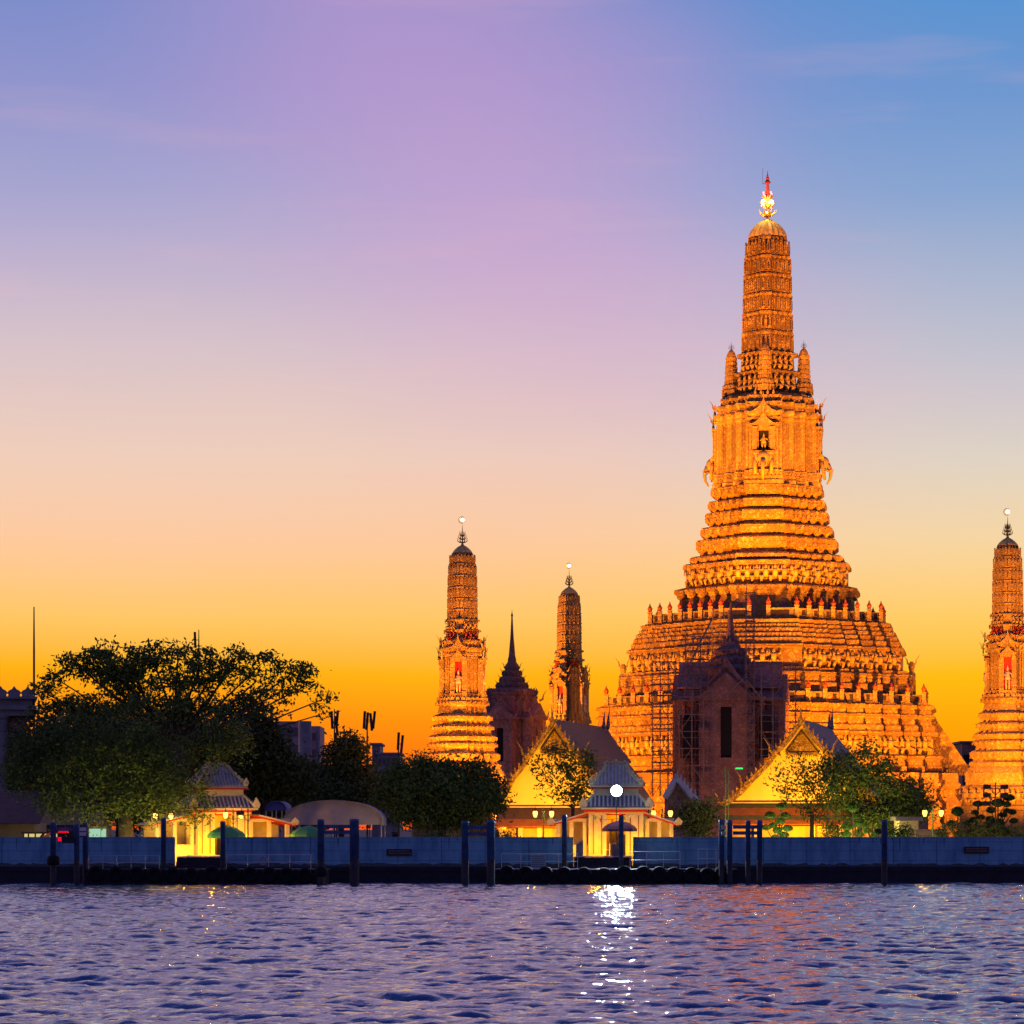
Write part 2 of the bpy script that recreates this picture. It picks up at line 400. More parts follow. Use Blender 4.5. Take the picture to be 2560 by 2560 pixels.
# ------------------------------------------------------------------ river, quay, ground
def wave_tile(n, size, seed, wind, lam_max, lam_min, rms, chop=.8, spread=2):
    rs = np.random.RandomState(seed)
    k1 = 2 * np.pi * np.fft.fftfreq(n, size / n); kx, ky = np.meshgrid(k1, k1); k = np.hypot(kx, ky); k[0, 0] = 1
    kp = 2 * np.pi / lam_max
    sp = np.exp(-1.0 * (kp / k) ** 2) / k ** 3.05 * (k < 2 * np.pi / lam_min)
    dirn = np.abs((kx * math.cos(wind) + ky * math.sin(wind)) / k) ** spread + .06
    sp = sp * dirn; sp[0, 0] = 0
    a = (rs.normal(size=(n, n)) + 1j * rs.normal(size=(n, n))) * np.sqrt(sp)
    h = np.real(np.fft.ifft2(a)); s = rms / h.std(); a = a * s
    h = np.real(np.fft.ifft2(a)); dx = np.real(np.fft.ifft2(-1j * kx / k * a)) ; dy = np.real(np.fft.ifft2(-1j * ky / k * a))
    return h, dx * chop, dy * chop
TN, TSZ = 1024, 92.0
WH, WDX, WDY = wave_tile(TN, TSZ, 11, math.radians(76), 4.8, .20, .054, 1.5, 5)
def samp(A, x, y):
    u = (x / TSZ * TN) % TN; v = (y / TSZ * TN) % TN
    i = np.floor(u).astype(int); j = np.floor(v).astype(int); fu = u - i; fv = v - j; i %= TN; j %= TN; i2 = (i + 1) % TN; j2 = (j + 1) % TN
    return (A[j, i] * (1 - fu) + A[j, i2] * fu) * (1 - fv) + (A[j2, i] * (1 - fu) + A[j2, i2] * fu) * fv
def wave_grid(x0, x1, y0, y1, st):
    nx = int(round((x1 - x0) / st)) + 1; ny = int(round((y1 - y0) / st)) + 1
    gx, gy = np.meshgrid(np.linspace(x0, x1, nx), np.linspace(y0, y1, ny))
    h = samp(WH, gx, gy); px = gx + samp(WDX, gx, gy); py = gy + samp(WDY, gx, gy)
    h *= 1 - .45 * np.clip((gy - 150) / 60, 0, 1)
    V = np.stack([px, py, h], -1).reshape(-1, 3)
    i = np.arange(nx * ny).reshape(ny, nx); Q = np.stack([i[:-1, :-1], i[:-1, 1:], i[1:, 1:], i[1:, :-1]], -1).reshape(-1, 4)
    return V, Q
def water():
    parts = [wave_grid(-22, 26, 46, 112, .11), wave_grid(-48, 52, 112, 213.5, .17)]
    flat = []
    V = []; Q = []; o = 0
    for v, q in parts: V.append(v); Q.append(q + o); o += len(v)
    def quad(x0, x1, y0, y1, z=-.02):
        nonlocal o
        V.append(np.array([(x0, y0, z), (x1, y0, z), (x1, y1, z), (x0, y1, z)], float)); Q.append(np.array([[0, 1, 2, 3]]) + o); o += 4
    quad(-2500, 2500, -1500, 46.3); quad(-2500, -21.8, 46.3, 112.3); quad(25.8, 2500, 46.3, 112.3); quad(-2500, -47.8, 112.3, 214.2); quad(51.8, 2500, 112.3, 214.2)
    V = np.concatenate(V); Q = np.concatenate(Q)
    me = bpy.data.meshes.new('river_water'); me.vertices.add(len(V)); me.vertices.foreach_set('co', V.astype(np.float32).ravel())
    me.loops.add(Q.size); me.loops.foreach_set('vertex_index', Q.ravel().astype(np.int32))
    me.polygons.add(len(Q)); me.polygons.foreach_set('loop_start', np.arange(0, Q.size, 4, dtype=np.int32))
    me.polygons.foreach_set('use_smooth', np.ones(len(Q), bool)); me.update(calc_edges=True)
    m = mat('river_water', (.006, .042, .115), .05, spec=.5)
    b = m.node_tree.nodes['Principled BSDF']; b.inputs['IOR'].default_value = 2.5
    t = m.node_tree; tcn = t.nodes.new('ShaderNodeTexCoord'); mpn = t.nodes.new('ShaderNodeMapping'); mpn.inputs['Scale'].default_value = (1, 1.5, 1)
    nn = t.nodes.new('ShaderNodeTexNoise'); nn.inputs['Scale'].default_value = 4.5; nn.inputs['Detail'].default_value = 3; nn.inputs['Roughness'].default_value = .6
    bn = t.nodes.new('ShaderNodeBump'); bn.inputs['Distance'].default_value = .02; bn.inputs['Strength'].default_value = 1
    t.links.new(tcn.outputs['Object'], mpn.inputs[0]); t.links.new(mpn.outputs[0], nn.inputs[0]); t.links.new(nn.outputs[0], bn.inputs['Height']); t.links.new(bn.outputs[0], b.inputs['Normal'])
    me.materials.append(m); ob = bpy.data.objects.new('river_water', me); COL.objects.link(ob); tag(ob, kind='structure')
water()
q = MB(); q.box(-2500, 2500, 214, 4500, -3, GR); tag(q.build('ground', 'ground'), kind='structure')
q = MB(); q.box(-400, 400, 213.2, 213.99, -3, GR - .05); q.box(-400, 400, 213.1, 213.99, GR - .3, GR + .01); tag(q.build('quay', 'quay'), kind='structure')

# ------------------------------------------------------------------ carved details shared by the towers
def figure_mb(h=1., arms='up', seed=0):
    m = MB(); r = random.Random(seed)
    m.tube([(0, 0, .40 * h), (0, -.02 * h, .55 * h), (0, 0, .72 * h)], [.13 * h, .11 * h, .15 * h], 7)
    m.ball((0, -.02 * h, .82 * h), .085 * h, 7, 5); m.tube([(0, 0, .88 * h), (0, 0, .94 * h), (0, 0, 1.03 * h)], [.07 * h, .045 * h, .01], 6)
    m.ball((0, 0, .38 * h), (.16 * h, .11 * h, .10 * h), 7, 5)
    for s in (-1, 1):
        sp = .24 + r.uniform(-.03, .04)
        m.tube([(s * .08 * h, 0, .38 * h), (s * sp * h, -.08 * h, .27 * h), (s * .19 * h, 0, 0)], [.085 * h, .075 * h, .05 * h], 6)
        if arms == 'up': m.tube([(s * .15 * h, 0, .70 * h), (s * .30 * h, -.04 * h, .68 * h), (s * .27 * h, 0, .98 * h)], [.055 * h, .05 * h, .04 * h], 5)
        elif arms == 'down': m.tube([(s * .15 * h, 0, .70 * h), (s * .24 * h, -.03 * h, .52 * h), (s * .10 * h, -.12 * h, .48 * h)], [.05 * h, .045 * h, .035 * h], 5)
    return m
def standing_mb(h=1.):
    m = MB()
    for s in (-1, 1): m.tube([(s * .06 * h, 0, 0), (s * .065 * h, 0, .25 * h), (s * .06 * h, 0, .46 * h)], [.03 * h, .04 * h, .055 * h], 7)
    m.tube([(0, 0, .40 * h), (0, 0, .50 * h), (0, 0, .58 * h), (0, 0, .70 * h), (0, 0, .74 * h)], [.12 * h, .11 * h, .075 * h, .10 * h, .04 * h], 9)
    m.ball((0, 0, .79 * h), (.05 * h, .05 * h, .06 * h)); m.tube([(0, 0, .83 * h), (0, 0, .88 * h), (0, 0, 1.0 * h)], [.05 * h, .03 * h, .004], 7)
    m.tube([(-.1 * h, 0, .69 * h), (-.14 * h, -.02 * h, .55 * h), (-.06 * h, -.09 * h, .6 * h)], [.032 * h, .028 * h, .02 * h], 5)
    m.tube([(.1 * h, 0, .69 * h), (.17 * h, -.02 * h, .58 * h), (.10 * h, -.06 * h, .68 * h)], [.032 * h, .028 * h, .02 * h], 5)
    return m
FIG = {}
def figure_mesh(kind, mname):
    if (kind, mname) not in FIG:
        mb = {'demon': lambda: figure_mb(1, 'up', 1), 'monkey': lambda: figure_mb(1, 'down', 2), 'stand': lambda: standing_mb(1)}[kind]()
        o = mb.build(kind + '_figure', mname, None, True); FIG[(kind, mname)] = o.data; bpy.data.objects.remove(o)
    return FIG[(kind, mname)]
def put_figure(name, kind, mname, parent, x, y, z, h, rz=0, wide=1):
    o = bpy.data.objects.new(name, figure_mesh(kind, mname)); COL.objects.link(o); o.parent = parent
    o.location = (x, y, z); o.rotation_euler = (0, 0, rz); o.scale = (h * wide, h * wide, h); return o
def figure_row(name, kind, mname, parent, pl, r, z, h, sp, cap=40, minlen=.4, back=-.05):
    c = 0
    for a, b, e, nr, ln in edges(pl, r, back):
        if ln < minlen: continue
        n = max(1, round(ln / sp))
        for i in range(n):
            if c >= cap: return
            p = a + e * ((i + .5) * ln / n) + nr * .12 * h
            put_figure(name, kind, mname, parent, p.x, p.y, z, h * R.uniform(.97, 1.02), math.atan2(e.y, e.x), 1.25); c += 1
def pediment(mb, o, u, w, h, t, n=(0, -1)):
    """flame edged pointed gable, base centre o, across u (2d), thickness t along n"""
    half = [(0, 1.28), (.03, 1.08), (.12, .92), (.22, .70), (.36, .50), (.52, .34), (.68, .22), (.86, .14), (1.02, .22), (.96, .02)]
    out = [(-a * w, b * h) for a, b in half] + [(a * w, b * h) for a, b in reversed(half[1:])]
    mb.prism(out, o, (u[0], u[1], 0), (0, 0, 1), (n[0] * t, n[1] * t, 0))
def trident(h, w, n=4, levels=3, rad=.035):
    m = MB(); m.tube([(0, 0, 0), (0, 0, h * .6), (0, 0, h)], [rad * 1.6, rad, rad * .3], 6)
    for l in range(levels):
        z0 = h * (.10 + .16 * l); ww = w * (1 - .22 * l)
        for k in range(n):
            a = 2 * math.pi * k / n + .2; ca, sa = math.cos(a), math.sin(a)
            pts = [(0, 0, z0), (ca * ww * .55, sa * ww * .55, z0 + .02 * h), (ca * ww * .95, sa * ww * .95, z0 + .10 * h), (ca * ww * .85, sa * ww * .85, z0 + .17 * h), (ca * ww, sa * ww, z0 + .25 * h)]
            m.tube(pts, [rad, rad, rad * .9, rad * .7, rad * .2], 5)
    return m
def horn(mb, p, u, s):
    """slender upturned roof finial rooted at p leaning along the horizontal direction u"""
    p = Vector(p); u = Vector((u[0], u[1], 0))
    mb.tube([p, p + u * .35 * s + Vector((0, 0, .15 * s)), p + u * .42 * s + Vector((0, 0, .55 * s)), p + u * .8 * s + Vector((0, 0, 1.1 * s))], [.14 * s, .11 * s, .06 * s, .01 * s], 5)
def band(mb, pl, lst, zf, rf, cap=True):
    """profile list of (halfwidth px, row px) from the bottom upwards"""
    mb.loft(pl, [(rf(h), zf(y)) for h, y in lst], cap)

# ------------------------------------------------------------------ the great tower
def main_tower():
    t = thing('temple_tower', 'tallest central tower of the temple, glowing orange and ringed with terraces and carved figures', 'tower', TW, TROT)
    s = 376 / F; th = abs(TROT)
    z = lambda py: EYE - GR + (HZ - py) * s
    PT = plan(7, .32); PU = plan(5, .34); PB = plan(3, .36); PS = plan(4, .24)
    def rf(pl):
        k = ksil(pl, th); return lambda hw: hw * s / k
    rT, rU, rB, rS = rf(PT), rf(PU), rf(PB), rf(PS)
    # --- lowest terrace
    m = MB()
    band(m, PT, [(508, 2125), (508, 2100), (500, 2096), (500, 2060), (494, 2056), (494, 2030), (500, 2026), (500, 2012), (492, 2006), (484, 1990), (484, 1976), (496, 1972), (496, 1962), (490, 1960), (490, 1937), (482, 1936)], z, rT)
    studs(m, PT, rT(494), z(2052), 22 * s, .8, .6, .08, 'box', .2); studs(m, PT, rT(484), z(1990), 13 * s, .7, .5, .1, 'leaf', .2)
    m.build('lowest_terrace', 'stucco', t)
    # --- first storey of the pyramid
    m = MB()
    band(m, PT, [(452, 1950), (452, 1922), (446, 1918), (446, 1905), (452, 1902), (452, 1896), (440, 1893), (428, 1892), (428, 1848), (440, 1846), (440, 1838), (432, 1834), (432, 1822), (424, 1818),
                 (424, 1806), (432, 1802), (432, 1796), (422, 1792), (422, 1783), (430, 1779), (430, 1772), (414, 1770), (414, 1765)], z, rT)
    studs(m, PT, rT(446), z(1917), 10 * s, .9, .6, .08, 'arch'); studs(m, PT, rT(432), z(1834), 11 * s, .55, .34, .08, 'drop')
    studs(m, PT, rT(424), z(1818), 11 * s, .8, .5, .08, 'leaf'); studs(m, PT, rT(422), z(1792), 8 * s, .5, .3, .08, 'box'); studs(m, PT, rT(430), z(1779), 6 * s, .45, .3, .06, 'drop')
    m.build('lower_storey', 'stucco', t)
    figure_row('giant_figure', 'demon', 'carv', t, PT, rT(429), z(1892), 45 * s, 1.45, 34)
    # --- second storey
    m = MB()
    band(m, PT, [(376, 1775), (376, 1722), (368, 1718), (368, 1706), (374, 1702), (374, 1696), (362, 1692), (362, 1686), (346, 1684), (346, 1640), (354, 1637), (354, 1630), (342, 1626), (342, 1614), (336, 1611),
                 (336, 1602), (330, 1599), (330, 1590), (322, 1588), (322, 1580), (314, 1578), (320, 1574), (320, 1568), (302, 1566), (302, 1562)], z, rT)
    for hw, y, h, sp, w, sh in ((368, 1717, 11, .9, .6, 'arch'), (342, 1625, 11, .55, .36, 'drop'), (336, 1610, 8, .5, .3, 'box'), (330, 1598, 8, .8, .5, 'leaf'), (322, 1587, 7, .45, .3, 'box'), (314, 1578, 9, .6, .42, 'arch')):
        studs(m, PT, rT(hw), z(y), h * s, sp, w, .09, sh)
    m.build('middle_storey', 'stucco', t)
    figure_row('giant_figure', 'demon', 'carv', t, PT, rT(347), z(1684), 43 * s, 1.3, 34)
    # --- balustrades
    for (hw, yb, yt, ypost, yfin, open_) in ((405, 1767, 1745, 1741, 1718, 2.4), (296, 1563, 1540, 1536, 1513, 1.9)):
        b = MB(); r = rT(hw); pl = PT; n = len(pl); T = .35
        for a, c_, e, nr, ln in edges(pl, r, .9):
            mid = (a + c_) / 2
            if ln > 2.5 and nr.y < -.9:       # front run, gap at the stair
                for s0, s1 in ((0, ln / 2 - open_ * .55), (ln / 2 + open_ * .55, ln)):
                    A = a + e * s0; b.prism([(0, 0), (s1 - s0, 0), (s1 - s0, (yb - yt) * s), (0, (yb - yt) * s)], (A.x, A.y, z(yb)), (e.x, e.y, 0), (0, 0, 1), (-nr.x * T, -nr.y * T, 0))
            else: b.prism([(-.0, 0), (ln, 0), (ln, (yb - yt) * s), (0, (yb - yt) * s)], (a.x, a.y, z(yb)), (e.x, e.y, 0), (0, 0, 1), (-nr.x * T, -nr.y * T, 0))
        bo = b.build('balustrade', 'stucco_fine', t)
        lp = {}
        for a, c_, e, nr, ln in edges(pl, r, .5):
            if nr.y > .1 or ln < .8: continue
            w = .42 if ln < 2.5 else 2.2
            cs = [.55] if ln < 2.5 else [.22, .78]
            if ln < 2.5 and nr.y > -.5 and nr.x < 0: cs = [.5]
            for q_ in cs:
                p = a + e * ln * q_
                if w not in lp: g = lp[w] = MB().box(-w / 2, w / 2, -.03, .02, 0, .62).build('lattice_panel', 'grille', bo)
                else: g = dup(lp[w], bo)
                g.location = (p.x, p.y, z(yb) + .28); g.rotation_euler = (0, 0, math.atan2(e.y, e.x))
        posts = []
        for i, (x, y) in enumerate(pl):        # convex corners carry the posts
            a = Vector(pl[i - 1]); c_ = Vector((x, y)); d_ = Vector(pl[(i + 1) % n])
            if (c_ - a).cross(d_ - c_) > 0 and y < .45: posts.append((x * r, y * r))
        fr = rT(hw)
        posts += [(-open_ * .6, -fr), (open_ * .6, -fr)]
        pm = MB(); pm.box(-.24, .24, -.24, .24, 0, (yb - ypost) * s + .02); pm.box(-.29, .29, -.29, .29, (yb - ypost) * s, (yb - ypost) * s + .12); pm.box(-.28, .28, -.28, .28, 0, .15)
        fm = MB(); hf = (ypost - yfin) * s
        fm.lathe([(.20, .12), (.22, .2), (.34, .42 * hf + .1), (.36, .5 * hf), (.2, .52 * hf), (.26, .6 * hf), (.13, .68 * hf), (.17, .74 * hf), (.07, .84 * hf), (.09, .88 * hf), (.01, 1.05 * hf)], 8)
        p0 = f0 = None
        for (x, y) in posts:
            if p0 is None: p0 = pm.build('post', 'stucco_fine', bo); f0 = fm.build('urn_finial', 'red', bo); p, f = p0, f0
            else: p = dup(p0, bo); f = dup(f0, bo)
            p.location = (x, y, z(yb)); f.location = (x, y, z(ypost))
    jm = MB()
    def shade_ring(pl, r, y, h=.14): jm.loft(pl, [(r, z(y)), (r, z(y) + h)], True, True)
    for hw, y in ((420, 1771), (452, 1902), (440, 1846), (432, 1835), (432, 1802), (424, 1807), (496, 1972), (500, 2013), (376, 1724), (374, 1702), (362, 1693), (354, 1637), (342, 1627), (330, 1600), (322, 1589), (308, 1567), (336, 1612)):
        shade_ring(PT, rT(hw) + .03, y)
    jm.build('ledge_shade_lines', 'recess', t)  # thin dark rings: the shade line at each ledge, painted as colour
    # --- stairs on the four faces
    for k in range(4):
        sm = MB(); tr_ = MB(); a = k * math.pi / 2
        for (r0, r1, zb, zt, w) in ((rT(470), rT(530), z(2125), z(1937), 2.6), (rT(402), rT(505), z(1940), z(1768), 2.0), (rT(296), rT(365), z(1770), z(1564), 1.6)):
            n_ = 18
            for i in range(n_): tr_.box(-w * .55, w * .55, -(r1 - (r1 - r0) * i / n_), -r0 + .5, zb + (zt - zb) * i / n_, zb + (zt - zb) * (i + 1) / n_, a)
            for sd in (-1, 1):
                sm.prism([(r0 - .5, zt + .5), (r0 - .1, zt + .7), (r1 + .6, zb + .9), (r1 + .9, zb), (r0 - .5, zb)], (math.cos(a) * sd * w * .55, math.sin(a) * sd * w * .55, 0), (math.sin(a), -math.cos(a), 0), (0, 0, 1), (math.cos(a) * sd * .45, math.sin(a) * sd * .45, 0))
        so = sm.build('stairway', 'stucco', t); tr_.build('treads', 'shrine', so)  # shade on the stair is painted: treads take the darker shrine stucco
    # guardian statues on the flanks of the terraces
    for sx_ in (-1, 1):
        g = MB(); g.box(-.5, .5, -.5, .5, 0, 3.6); g.lathe([(.55, 3.6), (.3, 4.0), (.45, 4.6), (.2, 5.2)], 8)
        horn(g, (.1, 0, 4.8), (1, 0), 1.1); horn(g, (-.1, 0, 4.8), (-1, 0), 1.1)
        g.build('finial_pillar', 'stucco_fine', t, loc=(sx_ * rT(372), -2, z(1765)))
    # --- drum and stepped middle
    m = MB(); band(m, PU, [(222, 1570), (222, 1501), (229, 1499), (229, 1493), (235, 1490), (235, 1479), (226, 1477), (206, 1472), (206, 1429), (213, 1427), (213, 1417), (206, 1414), (190, 1412)], z, rU)
    studs(m, PU, rU(235), z(1489), 8 * s, .55, .4, .08, 'drop'); studs(m, PU, rU(213), z(1427), 8 * s, .5, .34, .06, 'arch')
    m.build('drum', 'stucco', t)
    n0 = None
    for a, b_, e, nr, ln in edges(PU, rU(222), .3):
        if ln < 1: continue
        k = max(1, round(ln / 1.9))
        for i in range(k):
            p = a + e * ((i + .5) * ln / k)
            if n0 is None: n0 = nn_ = MB().prism([(q[0] * .7, q[1] * 1.7) for q in SHAPES['arch']], (0, .02, 0), (1, 0, 0), (0, 0, 1), (0, -.06, 0)).build('blind_niche', 'shrine', t)
            else: nn_ = dup(n0, t)
            nn_.location = (p.x, p.y, z(1545)); nn_.rotation_euler = (0, 0, math.atan2(e.y, e.x))
    figure_row('angel_figure', 'demon', 'carv', t, PU, rU(207), z(1471), 43 * s, 1.05, 28, .3)
    m = MB(); prof = []
    for hw, yb, yt, nx in ((196, 1413, 1396, 180), (180, 1384, 1354, 167), (169, 1346, 1323, 155), (157, 1313, 1286, 146), (150, 1279, 1257, 138), (143, 1246, 1222, 132)):
        prof += [(hw - 9, yb), (hw - 1, yb - 4), (hw, (yb + yt) / 2), (hw, yt + 3), (hw - 4, yt), (nx - 9, yt - 3)]
    band(m, PU, prof, z, rU)
    for hw, yb, h in ((196, 1410, 10), (180, 1378, 9), (180, 1367, 9), (169, 1342, 12), (157, 1308, 9), (157, 1297, 7), (150, 1274, 11), (143, 1241, 12)):
        studs(m, PU, rU(hw) - .02, z(yb), h * s, .55, .36, .09, R.choice(['leaf', 'arch', 'drop', 'box']), .2)
    for hw, yb in ((172, 1352), (150, 1286), (138, 1257), (160, 1323)): pass
    m.build('stepped_plinth', 'stucco', t)
    # --- body with the four porches
    m = MB(); band(m, PB, [(141, 1224), (141, 1214), (136, 1212), (137, 1203), (133, 1200), (136, 1196), (136, 1190), (129, 1187), (127, 1066), (131, 1064), (131, 1058), (129, 1056), (133, 1050), (133, 1042), (126, 1040), (124, 1030), (130, 1026), (130, 1020), (118, 1018), (112, 1012), (119, 1008), (119, 1002), (108, 999), (98, 992)], z, rB)
    for hw, yb, h, sp in ((136, 1212, 8, .5), (137, 1202, 6, .45), (133, 1050, 6, .4), (130, 1026, 6, .4), (119, 1008, 6, .5), (118, 1018, 8, .5)): studs(m, PB, rB(hw), z(yb), h * s, sp, .3, .05, 'box')
    studs(m, PB, rB(127), z(1186), 118 * s, .42, .16, .05, 'box', .3)
    m.build('tower_body', 'stucco_fine', t)
    g = MB(); studs(g, PB, rB(127) + .0, z(1184), 112 * s, .21, .05, .035, 'box', .3); g.build('pilaster_grooves', 'recess', t)  # raised dark strips with the groove shade in their colour
    rb = rB(128)
    for k in range(4):
        a = k * math.pi / 2; ca, sa = math.cos(a), math.sin(a)
        def W_(x, y, zz): return (x * ca - y * sa, x * sa + y * ca, zz)
        pm = MB(); w = 1.75
        pm.box(-w, w, -rb - .55, -rb + .4, z(1195), z(1188), a); pm.box(-w, -.62, -rb - .35, -rb + .4, z(1188), z(1092), a); pm.box(.62, w, -rb - .35, -rb + .4, z(1188), z(1092), a)
        pm.box(-w, w, -rb - .35, -rb + .4, z(1092), z(1078), a); pm.box(-w - .15, w + .15, -rb - .5, -rb + .4, z(1080), z(1074), a)
        for sd in (-1, 1):
            pm.box(sd * 1.1 - .28, sd * 1.1 + .28, -rb - .62, -rb - .3, z(1144), z(1085), a); pm.box(sd * 1.1 - .36, sd * 1.1 + .36, -rb - .70, -rb - .28, z(1092), z(1083), a); pm.box(sd * 1.1 - .36, sd * 1.1 + .36, -rb - .70, -rb - .28, z(1146), z(1141), a)
        pm.box(-1.25, 1.25, -rb - .9, -rb - .3, z(1147), z(1143), a)
        po = pm.build('porch', 'stucco_fine', t)
        d = MB(); pediment(d, W_(0, -rb - .55, z(1080)), (ca, sa), 1.7, 30 * s, .18, (sa, -ca)); pediment(d, W_(0, -rb - .35, z(1050)), (ca, sa), 1.95, 30 * s, .2, (sa, -ca))
        for sd in (-1, 1):
            for zz, yy in ((1062, .3), (1030, .2)): horn(d, W_(sd * 1.7, -rb - yy, z(zz)), (ca * sd, sa * sd), 1.0)
        horn(d, W_(0, -rb - .5, z(1056)), (sa, -ca), 1.1); horn(d, W_(0, -rb - .3, z(1022)), (sa, -ca), 1.1)
        d.build('gable', 'stucco_fine', po)
        nb = MB(); nb.box(-.62, .62, -rb - .04, -rb + .3, z(1140), z(1086), a); nb.build('niche_back', 'dark', po)
        if k in (0, 1, 3): 
            st = put_figure('niche_statue', 'stand', 'carv', po, *W_(0, -rb - .25, z(1142)), 45 * s, a, 1.25)
        e = MB(); y0 = -rb - .8
        e.ball(W_(0, y0, z(1160)), (.75, .75, .8), 10, 8); e.box(-1.2, 1.2, y0 - .1, y0 + .8, z(1152), z(1145), a)
        for sd in (-1, 1):
            e.ball(W_(sd * .85, y0 + .1, z(1162)), (.35 if not k % 2 else .25, .25, .65), 8, 6)
            e.tube([W_(sd * .35, y0 - .2, z(1176)), W_(sd * .42, y0 - .8, z(1182)), W_(sd * .45, y0 - 1.25, z(1176))], [.11, .08, .02], 6)
            e.tube([W_(sd * .95, y0 + .2, z(1160)), W_(sd * 1.0, y0, z(1180)), W_(sd * .95, y0 - .1, z(1200))], [.32, .22, .18], 7)
        e.tube([W_(0, y0 - .5, z(1164)), W_(0, y0 - .95, z(1182)), W_(0, y0 - .85, z(1200)), W_(0, y0 - .45, z(1214))], [.34, .25, .17, .10], 8)
        e.build('elephant_head', 'carv', t, True)
        # small tower standing over the porch
        c = MB(); pc = plan(2, .4); q = 4.45; cx, cy, _ = W_(0, -q, 0)
        c.loft(pc, [(1.15, z(990)), (1.15, z(975)), (.95, z(972)), (1.0, z(962)), (.78, z(960))] + [v for i in range(6) for v in ((.78 - .03 * i, z(960 - 12 * i)), (.80 - .03 * i, z(951 - 12 * i)), (.72 - .03 * i, z(950 - 12 * i)))] + [(.55, z(886)), (.40, z(879)), (.2, z(874)), (.04, z(871))], c=(cx, cy, 0))
        studs(c, pc, .98, z(972), 9 * s, .4, .3, .1, 'arch', 1.1, c=(cx, cy))
        for i in range(6): studs(c, pc, .79 - .03 * i, z(960 - 12 * i), 8 * s, .25, .14, .05, 'arch', 1.1, c=(cx, cy))
        cm = c.build('corner_turret', 'stucco_fine', t)
        trident(21 * s, .38, 4, 3, .03).build('trident_finial', 'bronze', cm, loc=(cx, cy, z(873)))
        gf = MB()
        for dx in (-1.1, -.4, .4, 1.1): gf.ball(W_(dx, -q - .9, z(1000)), (.22, .22, .3), 6, 5); gf.tube([W_(dx, -q - .9, z(1018)), W_(dx, -q - .9, z(996)), W_(dx, -q - .9, z(988))], [.26, .18, .02], 6)
        gf.build('kneeling_figures', 'carv', t)
    # --- figure tiers under the shaft
    m = MB(); band(m, PS, [(88, 1000), (88, 990), (78, 988), (74, 986), (72, 943), (84, 940), (84, 934), (76, 932), (68, 931), (66, 896), (76, 893), (76, 887), (66, 885)], z, rS)
    studs(m, PS, rS(84), z(940), 6 * s, .4, .28, .06, 'box'); studs(m, PS, rS(76), z(893), 6 * s, .4, .28, .06, 'box'); m.build('figure_tier', 'stucco', t)
    figure_row('small_demon', 'demon', 'carv', t, PS, rS(75), z(986), 44 * s, 1.0, 14, .3, -.3); figure_row('small_demon', 'demon', 'carv', t, PS, rS(69), z(931), 35 * s, .95, 14, .3, -.3)
    # --- the corn-cob shaft
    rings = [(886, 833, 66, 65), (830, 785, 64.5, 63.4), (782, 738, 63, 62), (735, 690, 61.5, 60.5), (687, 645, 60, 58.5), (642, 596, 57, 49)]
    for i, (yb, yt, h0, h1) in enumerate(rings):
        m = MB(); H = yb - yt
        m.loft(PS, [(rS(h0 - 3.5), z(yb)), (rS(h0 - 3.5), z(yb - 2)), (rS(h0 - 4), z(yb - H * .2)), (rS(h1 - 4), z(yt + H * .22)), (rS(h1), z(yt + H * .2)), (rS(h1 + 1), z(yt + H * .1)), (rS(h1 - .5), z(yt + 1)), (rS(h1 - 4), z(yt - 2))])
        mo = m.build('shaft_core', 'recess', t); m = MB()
        m.loft(PS, [(rS(h1 - 1), z(yt + H * .2)), (rS(h1 + .3), z(yt + H * .18)), (rS(h1 + 1.3), z(yt + H * .1)), (rS(h1 + .2), z(yt + 1)), (rS(h1 - 3), z(yt - 1))])
        m.loft(PS, [(rS(h0 - 3), z(yb)), (rS(h0 - 1.5), z(yb - 1)), (rS(h0 - 3.2), z(yb - 3.5))])
        studs(m, PS, rS(h0 - 3.7), z(yb - 2), H * .74 * s, .55, .33, .17, 'arch', .3, .3)
        m.build('shaft_ring', 'stucco', t)
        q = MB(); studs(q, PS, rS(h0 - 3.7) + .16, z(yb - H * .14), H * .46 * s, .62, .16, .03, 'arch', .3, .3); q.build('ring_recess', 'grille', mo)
    m = MB(); n = 40
    rib = [((1 + .045 * math.cos(i * math.pi)) * math.cos(2 * math.pi * i / n), (1 + .045 * math.cos(i * math.pi)) * math.sin(2 * math.pi * i / n)) for i in range(n)]
    m.loft(rib, [(s * a, z(b)) for a, b in ((47, 596), (46, 590), (42, 580), (36, 571), (28, 562), (18, 555), (8, 551))])
    m.build('dome_cap', 'dome', t)
    m = MB(); m.lathe([(s * a, z(b)) for a, b in ((17, 557), (15, 552), (9, 549), (3, 546), (3, 541), (6, 540), (3, 538), (2.5, 530))], 12)
    for lv, (zz, w) in enumerate(((541, 22), (520, 18), (500, 14))):
        for k in range(6):
            a = math.pi / 3 * k + .1; ca, sa = math.cos(a), math.sin(a)
            m.tube([(0, 0, z(zz)), (ca * w * .5 * s, sa * w * .5 * s, z(zz - 2)), (ca * w * s * .85, sa * w * s * .85, z(zz - 9)), (ca * w * s, sa * w * s, z(zz - 18 + lv * 3))], [.14, .13, .12, .02], 6)
        m.ball((0, 0, z(zz - 6)), (w * .42 * s, w * .42 * s, 8 * s), 9, 6)
    m.tube([(0, 0, z(540)), (0, 0, z(480)), (0, 0, z(456))], [.14, .12, .10], 7)
    fo = m.build('crown_finial', 'gold', t)
    m = MB(); m.tube([(0, 0, z(498)), (0, 0, z(484)), (0, 0, z(470)), (0, 0, z(456))], [.20, .26, .2, .14], 8); m.lathe([(s * a, z(b)) for a, b in ((8, 459), (8, 456), (3, 449), (4.5, 447), (2.5, 442), (3, 440), (1.2, 436), (1.4, 433), (.2, 426))], 10)
